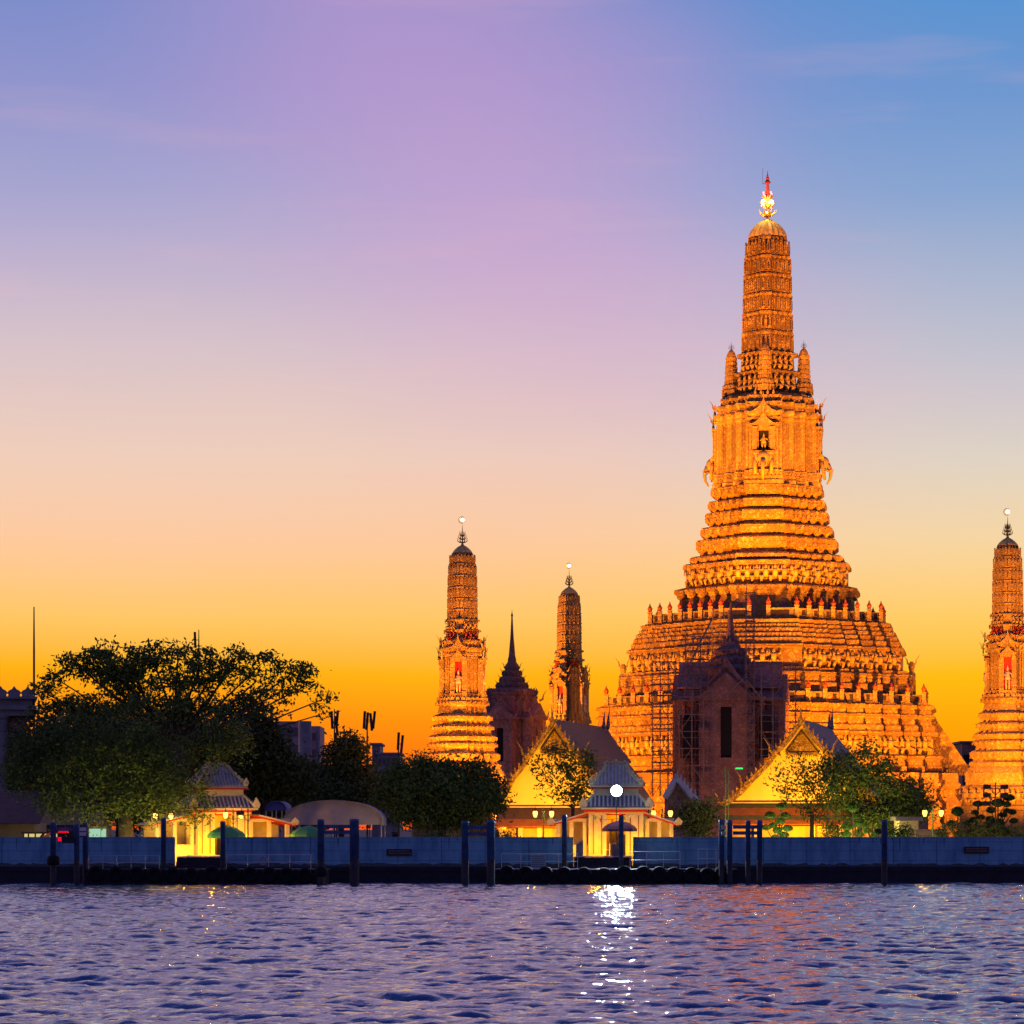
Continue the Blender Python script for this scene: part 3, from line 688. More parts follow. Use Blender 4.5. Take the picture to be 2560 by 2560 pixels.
    m.build('crown_tip', 'red', fo)
    g0 = MB().ball((0, 0, 0), .24, 10, 8).build('warm_globe', 'goldlamp', fo, True); r0 = MB().ball((0, 0, 0), .10, 8, 6).build('red_globe', 'redlamp', fo, True)
    for i, (dx, dy, yy) in enumerate(((-10.5, -3, 504), (10.5, -4, 506), (-12, 4, 511), (3, 8, 507))):
        g = g0 if i == 0 else dup(g0, fo); g.location = (dx * s, dy * s, z(yy))
    for i, (dx, dy, yy) in enumerate(((-10, 0, 481), (-9, -3, 486), (8, 2, 480), (10, -3, 485))):
        g = r0 if i == 0 else dup(r0, fo); g.location = (dx * s, dy * s, z(yy))
    m = MB(); m.tube([(-12 * s, 0, z(459)), (-12 * s, 0, z(420))], .02, 5); m.tube([(0, 0, z(458)), (-12 * s, 0, z(459))], .03, 5); m.build('lightning_rod', 'black', fo)
    lamp('POINT', 'crown_light', loc2w(-.4, -1.6, z(508)), (1, .6, .2), 700, radius=.3)
    return t
main_tower()

# ------------------------------------------------------------------ the satellite towers
def satellite():
    t = thing('corner_tower', 'slender orange floodlit corner tower left of the spired dark pavilion', 'tower', (X(1156, 350), 350, GR), math.radians(-10), 'corner towers of the temple')
    s = 350 / F; th = math.radians(10); z = lambda py: EYE - GR + (HZ - py) * s
    PB = plan(4, .34); PS = plan(3, .26)
    rB = lambda hw: hw * s / ksil(PB, th); rS = lambda hw: hw * s / ksil(PS, th)
    m = MB(); prof = [(126, 2130), (126, 2060), (118, 2055), (118, 2030), (124, 2026), (124, 2018), (116, 2014), (112, 1975), (118, 1972), (106, 1966), (104, 1962), (106, 1958), (104, 1935), (98, 1925), (94, 1921), (97, 1917), (97, 1912), (90, 1908)]
    for hw, yb, yt in ((93, 1903, 1884), (87, 1870, 1858), (86, 1853, 1841), (78, 1826, 1815), (74, 1803, 1790), (66, 1765, 1753)):
        prof += [(hw - 8, yb + 2), (hw - 2, yb - 3), (hw, yt + 3), (hw - 2, yt), (hw - 12, yt - 4)]
    prof += [(56, 1740), (56, 1736)]
    band(m, PB, prof, z, rB)
    for hw, y, h in ((118, 2054, 22), (112, 2012, 34), (105, 1957, 21), (93, 1900, 14), (87, 1868, 8), (86, 1852, 9), (78, 1825, 8), (74, 1802, 10), (66, 1764, 9), (62, 1752, 8)):
        studs(m, PB, rB(hw), z(y), h * s, .62, .42, .10, R.choice(['drop', 'leaf', 'arch']), .3)
    m.build('stepped_base', 'stucco_fine', t)
    figure_row('giant_figure', 'demon', 'carv', t, PB, rB(114), z(2014), 40 * s, 1.1, 26, .3)
    m = MB(); band(m, PB, [(58, 1748), (58, 1740), (52, 1738), (49.5, 1733), (49, 1642), (52, 1640), (52, 1634), (50, 1632), (54, 1627), (54, 1620), (48, 1618), (47, 1612), (51, 1608), (51, 1602), (44, 1600)], z, rB)
    studs(m, PB, rB(49), z(1732), 88 * s, .34, .13, .05, 'box'); studs(m, PB, rB(54), z(1626), 5 * s, .3, .2, .05, 'drop'); studs(m, PB, rB(51), z(1608), 5 * s, .3, .2, .05, 'drop')
    m.build('tower_body', 'stucco_fine', t)
    g = MB(); studs(g, PB, rB(49), z(1731), 84 * s, .17, .045, .03, 'box', .3); g.build('pilaster_grooves', 'recess', t)  # dark strips standing for shaded grooves between pilasters
    rb = rB(50)
    for k in range(4):
        a = k * math.pi / 2; ca, sa = math.cos(a), math.sin(a)
        def W_(x, y, zz): return (x * ca - y * sa, x * sa + y * ca, zz)
        pm = MB(); w = .95
        pm.box(-w, w, -rb - .4, -rb + .2, z(1745), z(1736), a)
        for sd in (-1, 1):
            pm.box(min(sd * .42, sd * w), max(sd * .42, sd * w), -rb - .3, -rb + .2, z(1736), z(1652), a)
            pm.box(sd * .66 - .2, sd * .66 + .2, -rb - .42, -rb - .25, z(1662), z(1650), a); pm.box(sd * .66 - .22, sd * .66 + .22, -rb - .42, -rb - .25, z(1742), z(1730), a)
        pm.box(-w, w, -rb - .3, -rb + .2, z(1656), z(1648), a); po = pm.build('porch', 'stucco_fine', t)
        d = MB(); pediment(d, W_(0, -rb - .42, z(1650)), (ca, sa), .95, 24 * s, .14, (sa, -ca)); pediment(d, W_(0, -rb - .25, z(1624)), (ca, sa), 1.1, 24 * s, .14, (sa, -ca))
        for sd in (-1, 1):
            for zz in (1640, 1612): horn(d, W_(sd * 1.0, -rb - .2, z(zz)), (ca * sd, sa * sd), .75)
        horn(d, W_(0, -rb - .35, z(1634)), (sa, -ca), .8); horn(d, W_(0, -rb - .2, z(1606)), (sa, -ca), .8); d.build('gable', 'stucco_fine', po)
        nb = MB(); nb.box(-.42, .42, -rb - .04, -rb + .1, z(1736), z(1656), a); nb.build('niche_back', 'redpaint', po)
        put_figure('niche_statue', 'stand', 'plain', po, *W_(0, -rb - .22, z(1736)), 62 * s, a, .95)
    m = MB(); band(m, PS, [(50, 1604), (50, 1600), (42, 1598), (40, 1596), (40, 1582), (47, 1580), (47, 1576), (40, 1574), (39, 1572), (38, 1556), (44, 1554), (44, 1550), (38, 1548)], z, rS); m.build('figure_tier', 'stucco_fine', t)
    figure_row('red_demon', 'demon', 'red', t, PS, rS(42), z(1600), 21 * s, .7, 12, .25, -.2); figure_row('small_demon', 'demon', 'carv', t, PS, rS(40), z(1574), 20 * s, .6, 12, .25, -.2)
    for i, (yb, yt, h0, h1) in enumerate(((1549, 1523, 38.5, 38.3), (1521, 1496, 38.3, 38), (1494, 1467, 38, 37.5), (1465, 1438, 37.3, 36.5), (1436, 1409, 36, 34), (1407, 1383, 33, 26.5))):
        m = MB(); H = yb - yt
        m.loft(PS, [(rS(h0 - 2.5), z(yb)), (rS(h0 - 2.7), z(yb - H * .2)), (rS(h1 - 2.7), z(yt + H * .22)), (rS(h1), z(yt + H * .2)), (rS(h1 + .5), z(yt + H * .1)), (rS(h1 - .3), z(yt + 1)), (rS(h1 - 2.5), z(yt - 2))])
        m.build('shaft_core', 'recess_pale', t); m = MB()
        m.loft(PS, [(rS(h1 - 1), z(yt + H * .2)), (rS(h1 + .5), z(yt + H * .16)), (rS(h1 + .7), z(yt + H * .08)), (rS(h1 - 2), z(yt - 1))]); m.loft(PS, [(rS(h0 - 2), z(yb)), (rS(h0 - .6), z(yb - 1)), (rS(h0 - 2.4), z(yb - 2.5))])
        studs(m, PS, rS(h0 - 2.6), z(yb - 1), H * .76 * s, .42, .3, .13, 'arch', .3, .2); m.build('shaft_ring', 'stucco_fine', t)
    n = 28; rib = [((1 + .03 * math.cos(i * math.pi)) * math.cos(2 * math.pi * i / n), (1 + .03 * math.cos(i * math.pi)) * math.sin(2 * math.pi * i / n)) for i in range(n)]
    m = MB(); m.loft(rib, [(s * a, z(b)) for a, b in ((25, 1383), (23, 1379), (18, 1373), (11, 1367), (4, 1363), (1.5, 1356))]); m.build('dome_cap', 'dome', t)
    fo = trident(50 * s, 13 * s, 6, 3, .055).build('trident_finial', 'bronze', t, loc=(0, 0, z(1362)))
    c = MB(); c.tube([(math.cos(a) * 8 * s - 1 * s, 0, math.sin(a) * 8 * s) for a in np.linspace(math.radians(-70), math.radians(-300), 14)], .05, 5); c.build('crescent_hook', 'gold', fo, loc=(0, 0, z(1300) - z(1362)))
    MB().ball((0, 0, 0), .18, 10, 8).build('white_globe', 'moonlamp', fo, True, loc=(.02, 0, z(1300) - z(1362)))
    return t
SAT = satellite()
for px, Y, rz, lab in ((1423, 411, -30, 'farthest corner tower, half in purple shade, between the spired pavilion and the great tower'), (2519, 341, -9, 'orange corner tower cut by the right edge, with cloud-pruned trees at its foot')):
    o = copy_tree(SAT); o.location = (X(px, Y), Y, GR); o.rotation_euler = (0, 0, math.radians(rz)); o['label'] = lab
# lamps for the corner towers
def satlamp(px, Y, pos, pw):
    o = Vector((X(px, Y), Y, GR))
    for (dx, dy, p_, tz) in pos: flood(o + Vector((dx, dy, 1.2)), o + Vector((0, -1, tz)), p_ * pw, 52)
satlamp(1156, 350, ((-22, -12, .8, 17), (20, -14, .9, 17)), 130000); flood(Vector((X(1156, 350), 334, GR + 1)), Vector((X(1156, 350), 349, GR + 27)), 60000, 60)
satlamp(2519, 341, ((-14, -28, 1.0, 18), (14, -27, .8, 18)), 125000)
satlamp(1423, 411, ((-20, -10, 1.0, 22),), 210000)
def fixtures():
    src = None
    for i, (l, t_) in enumerate(FLOODS):
        if src is None:
            src = thing('floodlight', '', 'floodlight', (0, 0, 0), 0, 'ground floodlights round the towers')
            m = MB(); m.box(-.4, .4, -.06, .06, -1.1, -.5); m.tube([(-.35, 0, -.5), (-.35, 0, .0)], .03, 5); m.tube([(.35, 0, -.5), (.35, 0, 0)], .03, 5); m.tube([(0, 0, -6), (0, 0, -1)], .05, 6); m.build('bracket', 'black', src)
            m = MB(); m.loft([(-.34, -.25), (.34, -.25), (.34, .25), (-.34, .25)], [(1, -.45), (1.0, -.35), (.6, -.30)][:2] + [(.8, -.42)], True, True); m.build('lamp_housing', 'black', src)
            o = src
        else: o = copy_tree(src)
        d_ = (t_ - l); o.location = l - d_.normalized() * .6; o.rotation_euler = (0, 0, math.atan2(d_.y, d_.x) - math.pi / 2)
        o['label'] = 'small black ground floodlight aimed up at a temple tower'
fixtures()
# ------------------------------------------------------------------ spired pavilions (unlit)
def gable_roof(mb, w, h, y0, y1, z, ang=0, t=.2):
    """pitched roof with concave slopes running from y0 to y1, half width w"""
    prof = [(0, .82), (.2, .64), (.45, .40), (.75, .17), (1.08, -.02)]
    out = [(a * w, b * h) for a, b in prof]; full = [(-a, b) for a, b in reversed(out[1:])] + out
    inn = [(a * .97, b - t) for a, b in full]
    ca, sa = math.cos(ang), math.sin(ang)
    mb.prism(full + [(full[-1][0], full[-1][1] - t), (full[0][0], full[0][1] - t)], (-y0 * sa, y0 * ca, z), (ca, sa, 0), (0, 0, 1), (-(y1 - y0) * sa, (y1 - y0) * ca, 0))
def spired(px, Y, rz, label, hw, base, roof, spire, door, arch=False):
    t = thing('spired_pavilion', label, 'pavilion', (X(px, Y), Y, GR), rz); s = Y / F; z = lambda py: EYE - GR + (HZ - py) * s
    PL = plan(2, .55); k = ksil(PL, abs(rz)); r = lambda a: a * s / k
    m = MB(); ze = roof[0][1]
    m.loft(PL, [(r(hw * 1.10), 0), (r(hw * 1.10), 1.2), (r(hw * 1.04), 1.4), (r(hw * 1.04), 3.0), (r(hw * 1.1), 3.3), (r(hw * 1.1), 3.7), (r(hw), 4.0), (r(hw), z(ze + 16)), (r(hw * 1.04), z(ze + 14)), (r(hw * 1.04), z(ze + 10)), (r(hw * .99), z(ze + 8)), (r(hw * 1.05), z(ze + 3)), (r(hw * 1.05), z(ze))])
    studs(m, PL, r(hw), 4.1, z(ze + 18) - 4.1, 1.1, .28, .07, 'box', 1.1); studs(m, PL, r(hw * 1.04), z(ze + 14), .25, .5, .3, .05, 'box', 1.1)
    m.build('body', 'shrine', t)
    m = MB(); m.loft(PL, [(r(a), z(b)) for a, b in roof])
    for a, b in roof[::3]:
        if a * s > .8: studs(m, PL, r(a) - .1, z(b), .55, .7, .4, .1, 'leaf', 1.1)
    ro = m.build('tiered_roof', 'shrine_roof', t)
    m = MB()
    for a, b in roof[::3]:
        if a * s < .7: continue
        for q in range(4):
            an = math.pi / 4 + q * math.pi / 2; rr = r(a) * .98
            horn(m, (math.cos(an) * rr * .9 * 1.0, math.sin(an) * rr * .9, z(b)), (math.cos(an), math.sin(an)), .8)
    m.build('roof_horns', 'shrine_roof', ro)
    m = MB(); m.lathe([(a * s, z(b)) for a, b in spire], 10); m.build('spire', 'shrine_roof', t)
    wd, z0, z1, pw, pz = door        # door half width (m), bottom, top rows, porch half width (m), pediment base row
    for q in range(4):
        a = q * math.pi / 2; R_ = r(hw); e = MB()
        ca, sa = math.cos(a), math.sin(a)
        e.box(-pw, -wd, -R_ - .9, -R_ + .3, 0, z(pz), a); e.box(wd, pw, -R_ - .9, -R_ + .3, 0, z(pz), a); e.box(-wd, wd, -R_ - .9, -R_ + .3, z(z1), z(pz), a); e.box(-wd, wd, -R_ - .9, -R_ + .3, 0, z(z0), a)
        for sd in (-1, 1): e.box(sd * pw * .85 - .2, sd * pw * .85 + .2, -R_ - 1.1, -R_ - .85, 0, z(pz), a)
        e.box(-pw * 1.06, pw * 1.06, -R_ - 1.15, -R_ + .3, z(pz), z(pz - 5), a)
        po = e.build('porch', 'shrine', t)
        g = MB(); hgt = pw * 1.15; gable_roof(g, pw * 1.12, hgt, -R_ - 1.2, -R_ * .2, z(pz - 5), a); gable_roof(g, pw * .75, hgt, -R_ - .6, -R_ * .2, z(pz - 5) + hgt * .42, a)
        horn(g, (sa * (R_ + 1.1), -ca * (R_ + 1.1), z(pz - 5) + hgt * .96), (sa, -ca), 1.2)
        for sd in (-1, 1): horn(g, (ca * sd * pw * 1.1 + sa * (R_ + 1.1), sa * sd * pw * 1.1 - ca * (R_ + 1.1), z(pz - 5)), (ca * sd, sa * sd), 1.0)
        g.build('porch_roof', 'shrine', po)
        pm = MB(); pediment(pm, (sa * (R_ + .8), -ca * (R_ + .8), z(pz - 5)), (ca, sa), pw * .85, hgt * .62, .15, (sa, -ca)); pm.build('pediment', 'shrine', po)
        d = MB(); d.box(-wd - .02, wd + .02, -R_ - .3, -R_ - .05, z(z0), z(z1), a); d.build('door', 'dark', po)
        if arch:
            for sd in (-1, 1):
                w = MB(); cx = sd * (pw + (R_ - pw) * .55)
                w.prism([(c_ * 1.3, b_ * (z(1790) - z(1897))) for c_, b_ in ((-.5, 0), (.5, 0), (.5, .9), (.4, .97), (.2, 1), (-.2, 1), (-.4, .97), (-.5, .9))], (ca * cx + sa * (R_ * 1.0 + .02), sa * cx - ca * (R_ + .02), z(1897)), (ca, sa, 0), (0, 0, 1), (sa * .05, -ca * .05, 0))
                w.build('arched_window', 'dark', t)
    return t
spired(1280, 382, math.radians(-26), 'dark purple spired pavilion standing behind the left floodlit tower', 62, 0,
       [(66, 1732), (66, 1727), (40, 1720), (42, 1717), (42, 1712), (31, 1706), (33, 1703), (33, 1698), (24, 1690), (26, 1687), (26, 1682), (17, 1675), (19, 1672), (19, 1668), (11, 1655), (10, 1645)],
       [(10, 1650), (8, 1636), (7.5, 1630), (6, 1612), (4.5, 1596), (3.6, 1580), (2.6, 1560), (1.8, 1542), (2.6, 1540), (2.6, 1537), (1, 1533), (.3, 1524)], (.55, 1905, 1822, 1.9, 1800))
FM = spired(1827, 347, math.radians(-9), 'large unlit spired pavilion wrapped in scaffolding in front of the great tower', 124, 0,
       [(131, 1752), (131, 1744), (70, 1738), (74, 1720), (74, 1700), (60, 1690), (63, 1684), (63, 1672), (50, 1662), (52, 1658), (52, 1648), (40, 1640), (42, 1636), (42, 1626), (26, 1618), (22, 1606)],
       [(14, 1610), (11, 1596), (9.5, 1580), (8, 1566), (6, 1550), (4.5, 1536), (3, 1520), (3.6, 1518), (2, 1512), (.4, 1500)], (.62, 1897, 1772, 3.05, 1755), True)

# ------------------------------------------------------------------ scaffolding
def tube_mb(mb, a, b, r=.045): mb.tube([a, b], r, 5)
def scaffold(label, px0, px1, y0, y1, Y, nb, lifts, depth=1.6, rz=0):
    s = Y / F; t = thing('scaffold', label, 'scaffold', (X((px0 + px1) / 2, Y), Y, max(GR, Zp(y1, Y))), rz, 'scaffolding round the dark pavilion')
    w = (px1 - px0) * s; H = (y1 - y0) * s; xs = [-w / 2 + w * i / nb for i in range(nb + 1)]
    def bar(nm, a, b, r): MB().tube([a, b], r, 5).build(nm, 'steel', t)
    for x in xs:
        for y in (0, depth): bar('standard', (x, y, 0), (x + R.uniform(-.05, .05), y, H * R.uniform(.97, 1.05)), .04)
    for k in range(1, lifts + 1):
        zz = H * k / lifts
        for y in (0, depth): bar('ledger', (-w / 2 - .2, y, zz), (w / 2 + .2, y, zz + R.uniform(-.06, .06)), .032)
        bar('guard_rail', (-w / 2 - .2, 0, zz - .7), (w / 2 + .2, 0, zz - .7), .024)
    for k in range(lifts):
        i = k % nb if R.random() < .6 else R.randrange(nb); a, b = xs[i], xs[min(i + 1, nb)]
        if k % 2: a, b = b, a
        bar('brace', (a, 0, H * k / lifts), (b, 0, H * (k + 1) / lifts), .04)
    for k in range(1, lifts + 1):
        if R.random() < .65: zz = H * k / lifts; MB().box(-w / 2, w / 2, .15, depth - .15, zz + .05, zz + .1).build('plank', 'plank', t)
    return t
scaffold('tall rusty scaffold tower left of the dark spired pavilion', 1632, 1690, 1655, 1990, 340, 3, 12)
scaffold('upper scaffold beside the thin spire of the dark pavilion', 1714, 1772, 1590, 1745, 339, 3, 8)
scaffold('dark scaffold in front of the left windows of the spired pavilion', 1700, 1790, 1742, 2000, 336, 3, 6, 1.2)
scaffold('narrow scaffold tower over the great stairway, right of the spire', 1866, 1886, 1482, 2000, 338, 1, 22, 1.0)
scaffold('scaffold frame round the spire of the dark pavilion', 1782, 1822, 1532, 1640, 350, 2, 4, 1.6)
scaffold('dark scaffold in front of the right windows of the spired pavilion', 1905, 1990, 1660, 2000, 336, 3, 8, 1.2)
def brace(label, a, b, Y): 
    m = MB(); m.tube([P(*a, Y), P(*b, Y)], .09, 6); tag(m.build('raking_shore', 'steel'), label, 'shore pole', 'diagonal poles of the scaffolding')
brace('long diagonal pole rising left of the thin spire', (1724, 1660), (1781, 1545), 339)
brace('diagonal pole leaning right from the scaffold tower', (1868, 1702), (1908, 1752), 337.5)
brace('diagonal pole rising to the top of the pavilion roof', (1806, 1746), (1858, 1698), 337.5)

# ------------------------------------------------------------------ gabled temple halls
def hall(px, Y, rz, label, tiers, cornice, skirt, L, ped, side, fh):
    """tiers: list of ((x0,y0),(x1,y1)) half sections in pixels from the ridge line"""
    s = Y / F; z = lambda py: EYE - GR + (HZ - py) * s
    t = thing('temple_hall', label, 'temple hall', (X(px, Y), Y, GR), rz)
    W = tiers[-1][1][0] * s
    for i, ((xa, ya), (xb, yb)) in enumerate(tiers):
        mb = MB(); n = 5; pts = []
        for k in range(n + 1):
            u = k / n; pts.append((s * (xa + (xb - xa) * u), z(ya + (yb - ya) * (u ** .86))))
        y0 = -.25 * (2 - i) - .4
        for sd in (-1, 1):
            out = [(sd * a, b) for a, b in pts] + [(sd * a, b - .28) for a, b in reversed(pts)]
            mb.prism(out, (0, y0 + .15, 0), (1, 0, 0), (0, 0, 1), (0, L - i * 1.5, 0))
        ro = mb.build('roof', side, t)
        for sd in (-1, 1):
            bm = MB(); tm = MB()
            out = [(sd * a, b + .10) for a, b in pts] + [(sd * a, b - .55) for a, b in reversed(pts)]
            bm.prism(out, (0, y0 - .12, 0), (1, 0, 0), (0, 0, 1), (0, .26, 0))
            nseg = int((pts[-1][0] - pts[0][0]) / .42) + 1
            for k in range(nseg):
                u = (k + .5) / nseg; x = pts[0][0] + (pts[-1][0] - pts[0][0]) * u; zz = np.interp(x, [p[0] for p in pts], [p[1] for p in pts])
                tm.prism([(-.16, 0), (.16, 0), (sd * .14, .52)], (sd * x, y0 - .05, zz + .05), (1, 0, 0), (0, 0, 1), (0, .12, 0))
            xe, ze = pts[-1]; horn(tm, (sd * xe, y0, ze - .1), (sd, 0), 1.35)
            tm.ball((sd * xe * .98, y0 - .1, ze - .1), (.4, .2, .35), 8, 5)
            bm.build('bargeboard', 'gilded', ro); tm.build('naga_ridge', 'gilded', ro)
        if i == 0:
            for qy, qd, qs in ((y0, -1, 1.3), (y0 + L - 2.2, 1, 1.7)): h = MB(); horn(h, (0, qy, z(ya) - .1), (0, qd), qs); h.build('ridge_finial', 'shrine_roof', ro)
            h = MB(); horn(h, (0, y0 + L, z(ya) - .1), (0, 1), 2.0); h.build('ridge_finial', 'shrine_roof', ro)
    outl = [(0, z(tiers[0][0][1]) - .5)]
    for (xa, ya), (xb, yb) in tiers: outl += [(s * xb, z(yb) - .42)]
    outl = outl + [(W - .2, z(cornice))]; full = outl + [(-a, b) for a, b in reversed(outl[1:])]
    m = MB(); m.prism(full, (0, 0, 0), (1, 0, 0), (0, 0, 1), (0, .3, 0)); m.box(-W + .6, W - .6, .4, L - 2, 0, z(cornice)); m.build('gable_wall', 'yellow', t)
    m = MB(); m.prism([(-ped[0] * s, z(ped[1])), (ped[0] * s, z(ped[1])), (0, z(ped[2]))], (0, -.25, 0), (1, 0, 0), (0, 0, 1), (0, .24, 0)); po = m.build('pediment', 'gilded', t)
    m = MB(); m.box(-ped[0] * s * 1.08, ped[0] * s * 1.08, -.4, 0, z(ped[1]) - .22, z(ped[1]))
    for sd in (-1, 1): m.tube([(sd * ped[0] * s, -.32, z(ped[1])), (0, -.32, z(ped[2]))], .09, 5)
    for k in range(14): xx = (k - 6.5) * ped[0] * s / 7; m.prism([(-.1, 0), (.1, 0), (0, -.3)], (xx, -.4, z(ped[1]) - .2), (1, 0, 0), (0, 0, 1), (0, .1, 0))
    m.build('pediment_frame', 'gilded', po)
    m = MB(); m.box(-W + .05, W - .05, -.45, .0, z(cornice), z(cornice - 3)); m.build('cornice', 'plain', t)
    zz = cornice; yy = -.35; n = len(skirt)
    for i, (ye, mt) in enumerate(skirt):
        m = MB(); dy = (ye - zz) * s * 1.5
        m.prism([(yy, z(zz)), (yy - dy, z(ye)), (yy - dy, z(ye) - .12), (yy, z(zz) - .12)], (-W + .1, 0, 0), (0, 1, 0), (0, 0, 1), (2 * W - .2, 0, 0)); m.build('skirt_roof', mt, t)
        zz = ye; yy -= dy
    m = MB(); m.box(-W + .5, W - .5, yy + .9, yy + 1.2, 0, z(zz) - .2); m.build('front_wall', 'beige', t)
    c0 = None
    for k in range(6):
        if c0 is None: c0 = MB().box(-.22, .22, -.22, .22, 0, z(zz) - .15).build('column', 'plain', t); c = c0
        else: c = dup(c0, t)
        c.location = (-W + .9 + k * (2 * W - 1.8) / 5, yy + .4, 0)
    lamp('SPOT', 'hall_floodlight', (X(px, Y) - W * .30, Y + yy - 7.0, GR + 1.4), YEL, 11000 * fh, (X(px, Y) - W * .25, Y, GR + z(cornice - 60)), 100, .8, .3)
    lamp('SPOT', 'hall_floodlight', (X(px, Y) + W * .5, Y + yy - 7.0, GR + 1.4), YEL, 6000 * fh, (X(px, Y) + W * .2, Y, GR + z(cornice - 90)), 100, .8, .3)
    return t
hall(1388, 290, math.radians(-13), 'gabled temple hall with brown roof and yellow lit gable left of the great tower', [((0, 1798), (66, 1888)), ((60, 1884), (112, 1950)), ((106, 1946), (144, 2006))], 2019,
     [(2048, 'tile_brown'), (2066, 'tile_orange')], 26, (33, 1876, 1828), 'tile_brown', 1.0)
hall(2006, 285, math.radians(-12), 'gabled temple hall with grey roof and striped orange skirt right of the dark pavilion', [((0, 1798), (66, 1880)), ((62, 1876), (140, 1958)), ((134, 1954), (198, 2008))], 2008,
     [(2020, 'tile_green'), (2038, 'tile_orange'), (2050, 'tile_green'), (2060, 'tile_orange')], 26, (38, 1881, 1831), 'tile_grey', 1.2)

# ------------------------------------------------------------------ chinese style gate pavilions
def ribs(mb, prof, n, r=.05, skip=0.):
    for q in range(4):
        a = q * math.pi / 2; ca, sa = math.cos(a), math.sin(a); R0 = prof[0][0]; Rn = prof[-1][0]
        for i in range(n + 1):
            x = -R0 + 2 * R0 * i / n; pts = []
            for rr, zz in prof:
                if rr < abs(x) - 1e-6: break
                pts.append((ca * x + sa * rr, sa * x - ca * rr, zz + .03))
            if len(pts) > 1: mb.tube(pts, r, 5)
def gate(px, Y, rz, label, wingL, wingR, inner):
    s = .0285; z = lambda py: EYE - GR + (HZ - py) * s
    t = thing('gate_pavilion', label, 'pavilion', (X(px, Y), Y, GR), rz, 'white gate pavilions on the riverside')
    zf = z(2139)
    m = MB(); m.box(-2.6, 2.6, -2.6, 2.6, 0, zf); m.build('plinth', 'concrete', t)
    m = MB(); q = 1.95; zt = z(2033)
    for sx_ in (-1, 1):
        for sy_ in (-1, 1): m.box(min(sx_ * q, sx_ * (q - 1.25)), max(sx_ * q, sx_ * (q - 1.25)), min(sy_ * q, sy_ * (q - .35)), max(sy_ * q, sy_ * (q - .35)), zf, zt); m.box(min(sx_ * q, sx_ * (q - .35)), max(sx_ * q, sx_ * (q - .35)), min(sy_ * (q - .35), sy_ * (q - 1.0)), max(sy_ * (q - .35), sy_ * (q - 1.0)), zf, zt)
    for sx_ in (-1, 1):
        for xx in (1.88, 1.30, .74): m.box(sx_ * xx - .06, sx_ * xx + .06, -q - .10, -q, zf, zt)
    m.box(-q - .08, q + .08, -q - .12, q + .12, zt, z(2022)); m.build('walls', 'white', t)
    m = MB(); m.box(-.72, .72, -q + .40, -q + .44, z(2038), z(2034)); m.box(-q - .3, q + .3, -q - .32, q + .32, z(2030), z(2025)); m.box(-1.9, 1.9, -1.9, 1.9, z(1972), z(1968)); m.build('red_band', 'redpaint', t)
    m = MB(); m.box(-1.2, 1.2, 1.3, 1.36, zf, zt); m.build('inner_screen', 'beige', t)
    for xx in (-1.6, -1.02, 1.02, 1.6):
        m = MB(); m.box(xx - .045, xx + .045, -q - .012, -q + .02, zf + .1, zt - .15); m.build('wall_slot', 'recess', t)
    m = MB(); m.box(-.02, .70, -.4, -.3, zf, zf + 1.5); m.box(-.35, .25, .9, 1.25, zf, zf + 1.9); m.build('notice_stand', 'bronze', t)
    m = MB(); low = [(2.42, z(2021)), (2.38, z(2017)), (2.1, z(2008)), (1.85, z(1999)), (1.62, z(1989))]
    SQ = [(-1, -1), (1, -1), (1, 1), (-1, 1)]
    m.loft(SQ, low); l2 = MB(); ribs(l2, low[1:], 16, .065)
    ro = m.build('lower_roof', 'gutter', t); l2.build('tile_ridges', 'whiteroof', ro)
    h = MB(); h.box(-2.46, 2.46, -2.46, 2.46, z(2024), z(2019.5))
    for q4 in range(4):
        an = math.pi / 4 + q4 * math.pi / 2
        for (R_, zz, sc) in ((2.42, 2019, 1.0),):
            cx, cy = math.cos(an) * R_ * 1.414, math.sin(an) * R_ * 1.414
            h.tube([(math.cos(an) * r_ * 1.414, math.sin(an) * r_ * 1.414, zz_ + .06) for r_, zz_ in low[1:]], .12, 6)
            h.prism([(-.22, 0), (.22, 0), (.30, .28), (.16, .5), (0, .78), (-.16, .5), (-.3, .28)], (cx * .97, cy * .97 - .07, z(zz)), (1, 0, 0), (0, 0, 1), (0, .14, 0))
            for k in range(3): h.prism([(-.12, 0), (.12, 0), (.14, .2), (0, .36), (-.14, .2)], (cx * (.90 - .08 * k), cy * (.90 - .08 * k), z(zz) + .15 + .08 * k), (1, 0, 0), (0, 0, 1), (0, .12, 0))
    h.build('eaves', 'white', ro)
    m = MB(); m.box(-1.6, 1.6, -1.6, 1.6, z(1991), z(1966)); m.build('neck', 'white', t)
    upr = [(1.80, z(1966)), (1.78, z(1962)), (1.42, z(1950)), (1.12, z(1938)), (.88, z(1926)), (.70, z(1914))]
    m = MB(); m.loft(SQ, upr); uo = m.build('upper_roof', 'slate', t); l2 = MB(); ribs(l2, upr[1:], 14, .055); l2.build('tile_ridges', 'whiteroof', uo)
    h = MB(); h.box(-1.84, 1.84, -1.84, 1.84, z(1968), z(1964.5))
